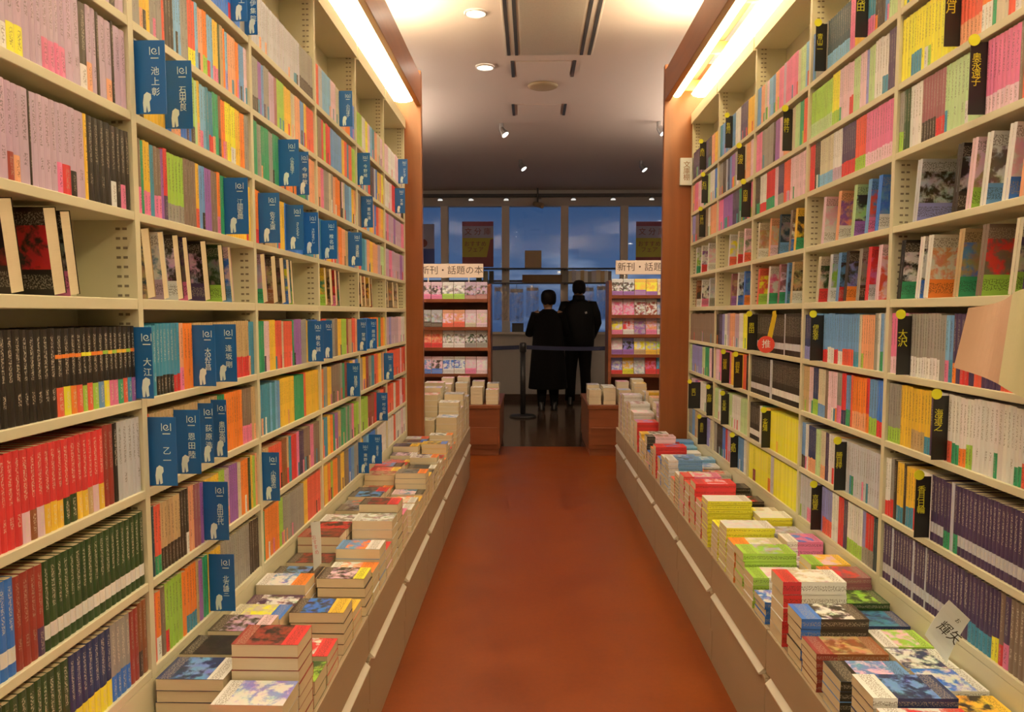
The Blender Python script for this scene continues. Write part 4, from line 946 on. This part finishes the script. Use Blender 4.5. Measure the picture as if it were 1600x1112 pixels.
# open sample booklet hanging at the right edge of the picture
S0 = onY(1582, 458, 1.52); S1 = onY(1560, 600, 1.52); A0 = onY(1513, 481, 1.585); A1 = onY(1490, 574, 1.585); B0 = onY(1622, 447, 1.49); B1 = onY(1600, 622, 1.49)
t = empty('open_booklet', S0, 'curled open cream booklet hanging in front of the right fourth shelf', 'booklet')
def page(e0, e1, m, name, th, bend):
    q = MB(); n = 12
    nrm = (e0-S0).cross(S1-S0).normalized()
    if nrm.y > 0: nrm = -nrm
    def at(u, v, d): return S0*(1-u)*(1-v)+e0*u*(1-v)+e1*u*v+S1*(1-u)*v-S0+nrm*(d+bend*math.sin(math.pi*u)*(1-.4*v))
    for i in range(n):
        for j in range(4):
            u0, u1, v0, v1 = i/n, (i+1)/n, j/4, (j+1)/4
            q.face([at(u0, v0, 0), at(u0, v1, 0), at(u1, v1, 0), at(u1, v0, 0)], m); q.face([at(u0, v0, -th), at(u1, v0, -th), at(u1, v1, -th), at(u0, v1, -th)], m)
        for v in (0, 1): q.face([at(i/n, v, 0), at((i+1)/n, v, 0), at((i+1)/n, v, -th), at(i/n, v, -th)], m)
    q.face([at(1, 0, 0), at(1, 1, 0), at(1, 1, -th), at(1, 0, -th)], m)
    return q.obj(name, t, smooth=False)
M_PINKP = plain('pinkish_paper', ph((186, 138, 92)), .7)
page(A0, A1, M_PINKP, 'turned_page', .0012, -.03); page(B0, B1, plain('cream_paper', ph((196, 172, 108)), .7), 'page_block', .012, .012)
q = MB(); q.tube([(0, .0, -.002), (.977-S0.x, 0, .004)], [.0025, .0025], M_STEEL, 8); q.obj('hanging_clip', t)

# ================================================================== DISPLAY KIOSKS
def kiosk(side):
    if side == 'left': xa, xb, yb = -1.30, -.275, 7.23
    else: xa, xb, yb = .515, 1.60, 7.24
    t = empty('display_kiosk', ((xa+xb)/2, yb, 0), 'dark wooden new-book kiosk with tiered shelves at the %s end of the aisle' % side, 'kiosk')
    ox = -(xa+xb)/2
    def b(n, x0, y0, z0, x1, y1, z1, m=M_MAHOG, p=t): return bx(n, (x0+ox, y0, z0), (x1+ox, y1, z1), m, p, bevel=.003)
    b('kick_base', xa+.02, .02, 0, xb-.02, 1.1, .06, M_MAHOG)
    b('table_body', xa+.01, .01, .061, xb-.01, 1.1, .43); b('table_top', xa, 0, .431, xb, 1.12, .464)
    d = b('drawer_front', xa+.03, 0, .10, xb-.03, .009, .26); 
    if side == 'left': ra, rb = xa, -.392
    else: ra, rb = .745, xb
    zc = 1.57 if side == 'left' else 1.60
    for n_, x in (('side_panel', ra), ('side_panel', rb-.03)): b(n_, x, .52, .465, x+.03, .86, zc)
    b('back_panel', ra+.031, .84, .465, rb-.031, .86, zc); b('top_cap', ra, .60, zc+.0003, rb, .88, zc+.015)
    return t, ra+.03, rb-.03, yb
def kbook(side, i, r, x, w_, y, z, h, c, p, ob):
    m = MB(); tilt = -.2
    P = lambda u, v: (-w_/2+u*w_, 0, v*h)
    cover_face(m, P, w_, h, jit(PAL[c]), jit(PAL[p]), jit(PAL[ob]) if ob else None, random.uniform(.26, .36), inkfor(PAL[c]))
    m.box((-w_/2, .0002, 0), (w_/2, .0009, h), M_PRINT, PAL[c], skip='f'); m.box((-w_/2, .0125, 0), (w_/2, .0132, h), M_PRINT, PAL[c]); m.box((-w_/2, .0009, 0), (-w_/2+.0008, .0125, h), M_PRINT, PAL[c])
    o = m.obj('kiosk_book', loc=(x, y, z)); o.rotation_euler = (tilt, 0, 0)
    g = MB(); g.box((-w_/2+.0009, .001, .001), (w_/2-.001, .0124, h-.001), M_PAGE); g.obj('page_block', o)
    tag(o, '%s-covered book, %s along the %s row from the top, %s kiosk' % (CNAME[c], ordw(i+1), ordw(r+1), side), 'book', 'front-facing books, %s kiosk' % side)
def kiosk_rows(side, rows):
    t, ra, rb, yb = kiosk(side)
    ox = t.location.x
    for r, (zb, items) in enumerate(rows):
        yy = .60+.0*r
        bx('kiosk_shelf', (ra-ox+.001, yy-.06, zb-.012), (rb-ox-.001, .839, zb), M_MAHOG, t, bevel=.002)
        lip = bx('shelf_lip', (ra-ox+.001, yy-.07, zb-.02), (rb-ox-.001, yy-.0605, zb+.012), M_MAHOG, t)
        n = len(items); w0 = .108; x = rb-.004 if side == 'left' else ra+.004
        for i, (c, p, ob) in enumerate(items):
            xc = x-(w0/2+.001) if side == 'left' else x+(w0/2+.001)
            if side == 'left' and xc-w0/2 < ra: break
            if side == 'right' and xc+w0/2 > rb: break
            kbook(side, i, r, xc, w0-.003, yb+yy-.045, zb+.0034, .176 if side == 'left' else .168, c, p, ob)
            x = x-w0-.002 if side == 'left' else x+w0+.002
def parse(s): return [(a[0], a[1], a[2] if len(a) > 2 else None) for a in s.split()]
kiosk_rows('left', [(1.425, parse('mKa mKa wel wel PKp PKp PKp')), (1.155, parse('PhP Pwh OPc OPc WeK WeK Wew')), (.955, parse('wKe wGe wew wew Ocr Ocr oyr')), (.700, parse('PwP Pwp wbw wbw PKb Psb PrP'))])
kiosk_rows('right', [(1.462, parse('wKu wKu yYu yYu hn Pw wr')), (1.272, parse('Pp Pp wR wR sW Pw wP')), (1.085, parse('wYp Prw mu POp Wew wP Pw')), (.890, parse('wPu vku wYn WYy wly Pw wP')), (.700, parse('vwr ywY Ww rpr tsr wP Pw'))])
def header(side):
    xa, xb = (onY(655, 420, 7.9).x, onY(755, 420, 7.9).x) if side == 'left' else (onY(961, 420, 7.95).x, onY(1062, 420, 7.95).x)
    t = empty('header_sign', ((xa+xb)/2, 7.9, 1.627 if side == 'left' else 1.657), 'cream new-release header sign on two thin posts above the %s kiosk' % side, 'sign')
    h = (xb-xa)/2
    bd = bx('sign_board', (-h, -.008, .02), (h, .008, .155), M_SIGN, t, bevel=.002)
    for x in (-h*.72, h*.55): bx('sign_post', (x-.006, -.004, -.038), (x+.006, .004, .0195), M_MULL, t)
    text('lettering', '新刊・話題の本', .088, plain('sign_ink', (.06, .03, .015), .6) if side == 'left' else bpy.data.materials['sign_ink'], bd, (h*.02, -.0085, .087), (math.pi/2, 0, 0), vertical=False)
    bx('post_foot', (-h*.9, -.02, -.0415), (h*.9, .02, -.0385), M_MULL, t)
header('left'); header('right')

# ================================================================== QUEUE BARRIER
def barrier(x, y, lab):
    t = empty('queue_post', (x, y, 0), lab, 'queue post')
    n = 24
    q = MB(); q.rings([[(r*math.cos(2*math.pi*k/n), r*math.sin(2*math.pi*k/n), z) for k in range(n)] for r, z in ((.17, 0), (.172, .012), (.15, .028), (.04, .04))], M_BLACK); q.obj('base', t, smooth=True)
    q = MB(); q.rings([[(r*math.cos(2*math.pi*k/n), r*math.sin(2*math.pi*k/n), z) for k in range(n)] for r, z in ((.033, .0395), (.033, .81))], M_BLACK); q.obj('pole', t, smooth=True)
    q = MB(); q.rings([[(r*math.cos(2*math.pi*k/n), r*math.sin(2*math.pi*k/n), z) for k in range(n)] for r, z in ((.036, .81), (.042, .82), (.042, .92), (.03, .935))], M_BLACK); q.obj('belt_head', t, smooth=True)
barrier(-.103, 9.99, 'black queue post with a round base standing in the far aisle')
barrier(1.30, 9.99, 'black queue post holding the belt end behind the right kiosk'); barrier(-1.5, 9.99, 'black queue post holding the belt end behind the left kiosk')
for (xa, xb, lb) in ((-.058, 1.255, 'dark navy queue belt running right in front of the two people'), (-1.455, -.148, 'dark navy queue belt running left from the queue post')):
    q = MB(); n = 14
    for i in range(n):
        x0, x1 = xa+(xb-xa)*i/n, xa+(xb-xa)*(i+1)/n
        s0, s1 = [.018*math.sin(math.pi*k/n) for k in (i, i+1)]
        q.face([(x0, 9.989, .85-s0), (x1, 9.989, .85-s1), (x1, 9.989, .90-s1), (x0, 9.989, .90-s0)], M_BELT); q.face([(x0, 9.992, .90-s0), (x1, 9.992, .90-s1), (x1, 9.992, .85-s1), (x0, 9.992, .85-s0)], M_BELT)
    tag(q.obj('queue_belt'), lb, 'belt')

# ================================================================== PEOPLE (seen from behind)
def hand(q, w_, d, side, up, m, holding=True):
    """palm, four curled fingers and a thumb; w_ wrist, d direction of the hand, side = across the palm (towards the thumb), up = back of the hand"""
    d, side, up = d.normalized(), side.normalized(), up.normalized()
    q.tube([w_, w_+d*.03, w_+d*.075, w_+d*.09], [(.024, .019), (.034, .018), (.038, .016), (.03, .012)], m, 10, up=up)
    for i, (o_, L) in enumerate(((.027, .07), (.009, .08), (-.009, .075), (-.026, .058))):
        b0 = w_+d*.08+side*o_
        q.tube([b0, b0+d*L*.45-up*.006, b0+d*L*.75-up*.024, b0+d*L*.78-up*.044], [.0095, .009, .0085, .006], m, 8)
    b0 = w_+d*.03+side*.03
    q.tube([b0, b0+side*.026+d*.02-up*.006, b0+side*.034+d*.046-up*.016], [.012, .0105, .007], m, 8)
def head(q, c, m, turn=0):
    """head centred on c, facing +y turned by 'turn' about z"""
    R = Matrix.Rotation(turn, 3, 'Z')
    n = 20; rings = []
    for z, rx, ry, oy in ((-.125, .045, .05, .005), (-.108, .052, .070, .014), (-.085, .060, .083, .012), (-.05, .068, .092, .006), (0, .074, .097, 0), (.045, .075, .098, -.004), (.08, .066, .086, -.008), (.105, .045, .06, -.01), (.118, .012, .016, -.01)):
        rings.append([c+R @ Vector((rx*math.cos(2*math.pi*k/n), oy+ry*math.sin(2*math.pi*k/n), z)) for k in range(n)])
    q.rings(rings, m)
    q.tube([c+R @ Vector((0, .09, .02)), c+R @ Vector((0, .112, -.028)), c+R @ Vector((0, .095, -.042))], [.008, .014, .011], m, 8)      # nose
    q.tube([c+R @ Vector((-.022, .086, -.068)), c+R @ Vector((0, .094, -.067)), c+R @ Vector((.022, .086, -.068))], [.005, .008, .005], m, 8)  # lips
    for sx in (-1, 1):
        q.tube([c+R @ Vector((sx*.030, .086, .006)), c+R @ Vector((sx*.032, .092, .004))], [.014, .010], m, 8)     # eyes
        q.tube([c+R @ Vector((sx*.072, -.004, .022)), c+R @ Vector((sx*.086, -.016, .012)), c+R @ Vector((sx*.08, -.008, -.03))], [.010, .012, .008], m, 8)  # ears
def body(name, loc, J, label, hc, turn):
    q = MB(); V = lambda *a: Vector(a)
    q.tube([V(0, 0, J['hip']-.06), V(0, 0, J['hip']+.02), V(0, .0, J['waist']), V(0, .0, J['chest']), V(0, 0, J['sh']-.01), V(0, 0, J['sh']+.03)],
           [(.13, .10), (.155, .105), (.125, .088), (.15, .105), (.155, .085), (.07, .06)], M_SKIN, 18)
    q.tube([V(0, 0, J['sh']), V(0, .01, hc.z-.09)], [.058, .052], M_SKIN, 14)
    for s in (-1, 1):
        a = J['arm%d' % (s > 0)]
        q.tube([V(s*.12, 0, J['sh']-.01), V(s*.175, 0, J['sh']-.02), a[0]*.5+V(s*.175, 0, J['sh']-.02)*.5, a[0], a[0]*.5+a[1]*.5, a[1]], [.055, .054, .047, .038, .036, .025], M_SKIN, 12)
        hand(q, a[1], a[2], V(-s, .15, .2), V(s*.6, -.1, .8), M_SKIN)
        l = J['leg%d' % (s > 0)]
        q.tube([V(s*.075, 0, J['hip']), l[0]*.5+V(s*.08, 0, J['hip'])*.5, l[0], l[0]*.55+l[1]*.45+V(0, -.015, 0), l[1]], [.085, .072, .052, .053, .036], M_SKIN, 14)
        q.tube([l[1]+V(0, -.05, -.045), l[1]+V(0, .02, -.035), l[1]+V(s*.015, .11, -.052), l[1]+V(s*.02, .16, -.058)], [.028, .036, .032, .018], M_SKIN, 10, up=Vector((0, 0, 1)))
    head(q, hc, M_SKIN, turn)
    o = q.obj(name, loc=loc, smooth=True)
    r = o.modifiers.new('skin', 'REMESH'); r.mode = 'VOXEL'; r.voxel_size = .009; r.use_smooth_shade = True
    sm = o.modifiers.new('soft', 'SMOOTH'); sm.iterations = 2
    return tag(o, label, 'person')
def ell(c, rx, ry, n=24, sq=1.0): return [Vector((c[0]+rx*math.copysign(abs(math.cos(2*math.pi*k/n))**sq, math.cos(2*math.pi*k/n)), c[1]+ry*math.copysign(abs(math.sin(2*math.pi*k/n))**sq, math.sin(2*math.pi*k/n)), c[2])) for k in range(n)]
def hair(parent, c, turn, length, puff, name='hair'):
    R = Matrix.Rotation(turn, 3, 'Z'); q = MB(); n = 24; rings = []
    # cap leaving the face (towards +y) free below the fringe
    for z, k_ in ((.128, .1), (.122, .5), (.10, .82), (.06, 1.0), (.02, 1.03), (-.03, 1.0), (length, .86), (length-.012, .5)):
        ring_ = []
        for k in range(n):
            a = 2*math.pi*k/n; rx, ry = (.086+puff)*k_, (.106+puff)*k_
            y = ry*math.sin(a)-.012
            if z < .05 and y > .02: y = .02
            ring_.append(c+R @ Vector((rx*math.cos(a), y, z+ (.006*math.sin(5*a) if z < 0 else 0))))
        rings.append(ring_)
    q.rings(rings, M_HAIR); o = q.obj(name, parent, smooth=True)
    return o
def shoe(parent, ank, s, m):
    q = MB(); a = ank
    q.rings([ell((a.x, a.y+dy, z), rx, ry, 16) for dy, z, rx, ry in ((.04, a.z-.085, .048, .135), (.04, a.z-.07, .05, .138), (.035, a.z-.045, .047, .125), (.012, a.z-.015, .044, .085), (-.004, a.z+.03, .045, .058))], m)
    q.obj('shoe', parent, smooth=True)
V = lambda *a: Vector(a)
# --- man in a dark jacket
mx, my = .665, 11.30
J = dict(hip=.90, waist=1.06, chest=1.28, sh=1.44, arm0=(V(-.25, .05, 1.16), V(-.17, .26, 1.05), V(.5, .8, .1)), arm1=(V(.26, .0, 1.16), V(.21, .20, .96), V(-.3, .8, -.2)), leg0=(V(-.10, .01, .48), V(-.115, -.02, .095)), leg1=(V(.10, .01, .48), V(.115, .0, .095)))
man = body('person', (mx, my, .0), J, 'taller person in a dark jacket seen from behind at the window', V(0, .015, 1.635), .25)
hair(man, V(0, .015, 1.635), .25, -.055, .004)
q = MB()
q.rings([ell((0, .0, z), rx, ry, 28, .9) for z, rx, ry in ((.80, .205, .155), (.81, .215, .165), (.95, .225, .17), (1.10, .225, .165), (1.26, .232, .16), (1.36, .228, .145), (1.43, .19, .12), (1.475, .12, .095), (1.49, .085, .085))], M_JACK)
q.rings([ell((0, -.005, z), rx, ry, 24) for z, rx, ry in ((1.46, .10, .10), (1.50, .088, .088), (1.545, .082, .084), (1.55, .074, .076), (1.49, .072, .072))], M_JACK)
for s in (-1, 1):
    a = J['arm%d' % (s > 0)]; b0 = V(s*.185, 0, 1.41)
    q.tube([V(s*.13, 0, 1.40), b0, b0*.5+a[0]*.5+V(s*.01, 0, 0), a[0], a[0]*.5+a[1]*.5, a[1]], [.075, .082, .076, .066, .058, .047], M_JACK, 16)
jk = q.obj('jacket', man, smooth=True)
q = MB(); q.face([(.075, -.1495, 1.315), (.105, -.1455, 1.325), (.112, -.1465, 1.298), (.085, -.151, 1.288)], M_MULL); q.obj('back_logo', jk)
q = MB()
for s in (-1, 1):
    l = J['leg%d' % (s > 0)]
    q.tube([V(s*.085, 0, .92), V(s*.09, 0, .80), l[0]*.5+V(s*.09, 0, .8)*.5, l[0], l[0]*.5+l[1]*.5, l[1]+V(0, .01, -.03)], [(.105, .12), (.105, .115), .09, .076, .072, .07], M_TROU, 18)
q.rings([ell((0, 0, z), rx, ry) for z, rx, ry in ((.78, .17, .12), (.86, .185, .135), (.98, .17, .125))], M_TROU)
q.obj('trousers', man, smooth=True)
for s in (-1, 1): shoe(man, J['leg%d' % (s > 0)][1], s, M_BLACK)
# --- woman in a long coat
wx_, wy_ = .225, 10.72
J = dict(hip=.83, waist=.98, chest=1.16, sh=1.30, arm0=(V(-.245, .03, 1.03), V(-.16, .24, 1.10), V(.35, .75, .45)), arm1=(V(.24, .02, 1.03), V(.17, .24, 1.04), V(-.4, .8, .2)), leg0=(V(-.075, .01, .45), V(-.085, -.02, .085)), leg1=(V(.075, .01, .45), V(.085, .02, .085)))
wom = body('person', (wx_, wy_, 0), J, 'shorter person in a long black coat beside the taller one', V(0, .01, 1.485), .35)
hair(wom, V(0, .01, 1.485), .35, -.062, .012)
q = MB()
q.rings([ell((0, 0, z), rx, ry, 30) for z, rx, ry in ((.29, .255, .20), (.30, .262, .205), (.50, .245, .19), (.75, .225, .175), (.95, .205, .155), (1.12, .205, .145), (1.22, .195, .13), (1.29, .16, .105), (1.335, .095, .085), (1.345, .075, .075))], M_COATK)
q.rings([ell((0, 0, z), rx, ry, 22) for z, rx, ry in ((1.30, .095, .095), (1.33, .088, .088), (1.352, .078, .078), (1.352, .068, .068), (1.31, .064, .064))], M_COATK)
for s in (-1, 1):
    a = J['arm%d' % (s > 0)]; b0 = V(s*.165, 0, 1.27)
    q.tube([V(s*.11, 0, 1.26), b0, b0*.5+a[0]*.5, a[0], a[0]*.5+a[1]*.5, a[1]], [.066, .074, .068, .062, .056, .05], M_COATK, 16)
q.obj('coat', wom, smooth=True)
q = MB()
for s in (-1, 1):
    l = J['leg%d' % (s > 0)]; q.tube([V(s*.08, 0, .7), l[0], l[0]*.5+l[1]*.5, l[1]+V(0, 0, .06), l[1]+V(0, 0, -.03)], [.078, .068, .068, .058, .05], M_TROU, 16)
q.obj('trousers', wom, smooth=True)
for s in (-1, 1): shoe(wom, J['leg%d' % (s > 0)][1]-V(0, 0, .0), s, M_BLACK)
# ================================================================== WINDOW POSTERS, SHELF AND SILL
def poster(px0, px1, py0, py1, label, kind):
    a = onY(px0, py0, YW+.047); b = onY(px1, py1, YW+.047)
    w_, h = b.x-a.x, a.z-b.z
    t = empty('poster', (a.x, YW+.047, b.z), label, 'poster')
    cols = dict(pk=ph((150, 70, 74)), wh=ph((170, 150, 140)), ye=ph((176, 150, 40)), re=ph((130, 52, 40)), bl=ph((44, 60, 104)))
    M_ = {k: bpy.data.materials.get('poster_'+k) or plain('poster_'+k, v, .5) for k, v in cols.items()}
    q = MB(); z = h
    plan = (('pk', .10), ('wh', .26), ('ye', .42), ('re', .22)) if kind else (('wh', .62), ('bl', .38))
    for k, f in plan:
        q.box((0, 0, z-h*f), (w_, .002, z), M_[k]); z -= h*f
    if kind: q.face([(w_*.72, -.0004, 0), (w_, -.0004, 0), (w_, -.0004, h*.62), (w_*.9, -.0004, h*.6)], M_['re'])
    sh = q.obj('sheet', t)
    if kind:
        text('lettering', '文 分 庫', w_*.24, M_['re'], sh, (w_*.5, -.0008, h*.77), (math.pi/2, 0, 0), vertical=False)
        text('lettering', 'おすすめ\nフェア', w_*.18, M_['re'], sh, (w_*.42, -.0008, h*.44), (math.pi/2, 0, 0), vertical=False)
    else:
        q = MB(); n = 20; q.face([(w_*.55+.06*math.cos(-2*math.pi*k/n), -.0006, h*.52+.06*math.sin(-2*math.pi*k/n)) for k in range(n)], M_['re']); q.obj('red_dot', sh)
poster(722, 771, 346, 417, 'red and yellow fair poster on the window above the left kiosk', 1)
poster(994, 1043, 346, 417, 'red and yellow fair poster on the window beside the right post', 1)
poster(640, 679, 350, 412, 'white poster with a red dot on the window behind the left post', 0)
# narrow shelf rack before the glass
for z, nm in ((1.955, 'upper'), (1.745, 'lower')):
    t = empty('window_shelf', (.0, YW-.25, z), 'thin dark %s display shelf running before the window panes' % nm, 'shelf', 'window display shelves')
    bx('shelf_board', (-1.5, 0, -.018), (1.5, .2295, -.0006), M_RAIL, t)
    for x in (-1.284, -.382, .489, 1.367): bx('bracket', (x-.01, .02, -.028), (x+.01, .2295, -.0185), M_RAIL, t)
def pbox(name, x0, x1, y0, y1, Y, dep, m, label, cat, z=None):
    a = onY(x0, y0, Y); b = onY(x1, y1, Y); z0 = b.z if z is None else z
    o = tag(bx(name, (0, 0, 0), (b.x-a.x, dep, a.z-b.z), m, loc=(a.x, Y, z0+.0005), bevel=.003), label, cat); return o
pbox('cardboard_box', 820, 846, 391, 418, YW-.23, .16, M_CARDB, 'plain cardboard box on the upper window shelf', 'box', 1.955)
pbox('flat_box', 816, 878, 428, 440, YW-.23, .18, plain('brown_card', (.16, .10, .05), .7), 'long flat brown box on the lower window shelf', 'box', 1.745)
x = onY(888, 438, YW-.2).x
for i in range(11):
    w_ = random.uniform(.045, .065); c = 'hWwnweWhnwE'[i]
    q = MB(); hh = random.uniform(.16, .178); q.box((0, .001, 0), (w_-.002, .16, hh), M_PRINT, PAL[c]); o = q.obj('binder', loc=(x, YW-.22, 1.7454))
    tag(o, '%s-coloured upright volume, %s from left on the window shelf' % (CNAME[c], ordw(i+1)), 'book', 'volumes on the window shelf'); x += w_
for k, (a, b) in enumerate(((744, 752), (755, 762), (764, 771))):
    pbox('volume', a, b, 421, 439, YW-.2, .14, plain('volume_%d' % k, ((.10, .12, .05), (.25, .24, .16), (.05, .05, .05))[k], .6), '%s volume at the left end of the window shelf' % ('dark green', 'pale', 'black')[k], 'book', 1.745)
for k, (a, b, y0, y1) in enumerate(((772, 793, 446, 500), (796, 818, 448, 503), (822, 842, 446, 496), (908, 928, 446, 500), (932, 952, 444, 498))):
    pa = onY(a, y0, YW-.3); pb = onY(b, y1, YW-.3)
    t = empty('film_bag', (pa.x, YW-.3, pb.z), '%s clear film bag hanging under the window shelf' % ordw(k+1), 'bag', 'clear film bags')
    w_, h = pb.x-pa.x, pa.z-pb.z
    q = MB(); n = 6
    for i in range(n):
        x0, x1 = w_*i/n, w_*(i+1)/n; f = lambda x: .018*math.sin(x*40+k)
        q.face([(x0, f(x0)-.012, 0), (x1, f(x1)-.012, 0), (x1, f(x1)*.3-.012, h), (x0, f(x0)*.3-.012, h)], M_FILM)
    q.obj('clear_wrap', t)
    q = MB(); q.box((.01, .012, h*.84), (w_-.01, .016, h-.03), M_PRINT, PAL['W']); q.obj('header_card', t)
    q = MB(); q.tube([(w_/2, .015, h-.031), (w_/2, .06, 1.7262-pb.z)], [.003, .003], M_STEEL, 6); q.obj('hanger', t)
pbox('white_box', 785, 797, 498, 515, YW-.035, .03, plain('soft_white', (.62, .66, .68), .5), 'small white box on the window sill', 'box', 1.0201)
pbox('dark_case', 800, 818, 501, 515, YW-.035, .03, M_RAIL, 'small dark case on the window sill beside the white box', 'case', 1.0201)

# ------------------------------------------------------------------ lettering to meshes
bpy.context.view_layer.update()
dg = bpy.context.evaluated_depsgraph_get()
for o in [o for o in bpy.data.objects if o.type == 'FONT']:
    me = bpy.data.meshes.new_from_object(o.evaluated_get(dg), depsgraph=dg)
    n = bpy.data.objects.new(o.name, me); COL.objects.link(n); n.parent = o.parent; n.location = o.location; n.rotation_euler = o.rotation_euler; n.scale = o.scale
    nm = o.name; bpy.data.objects.remove(o); n.name = nm
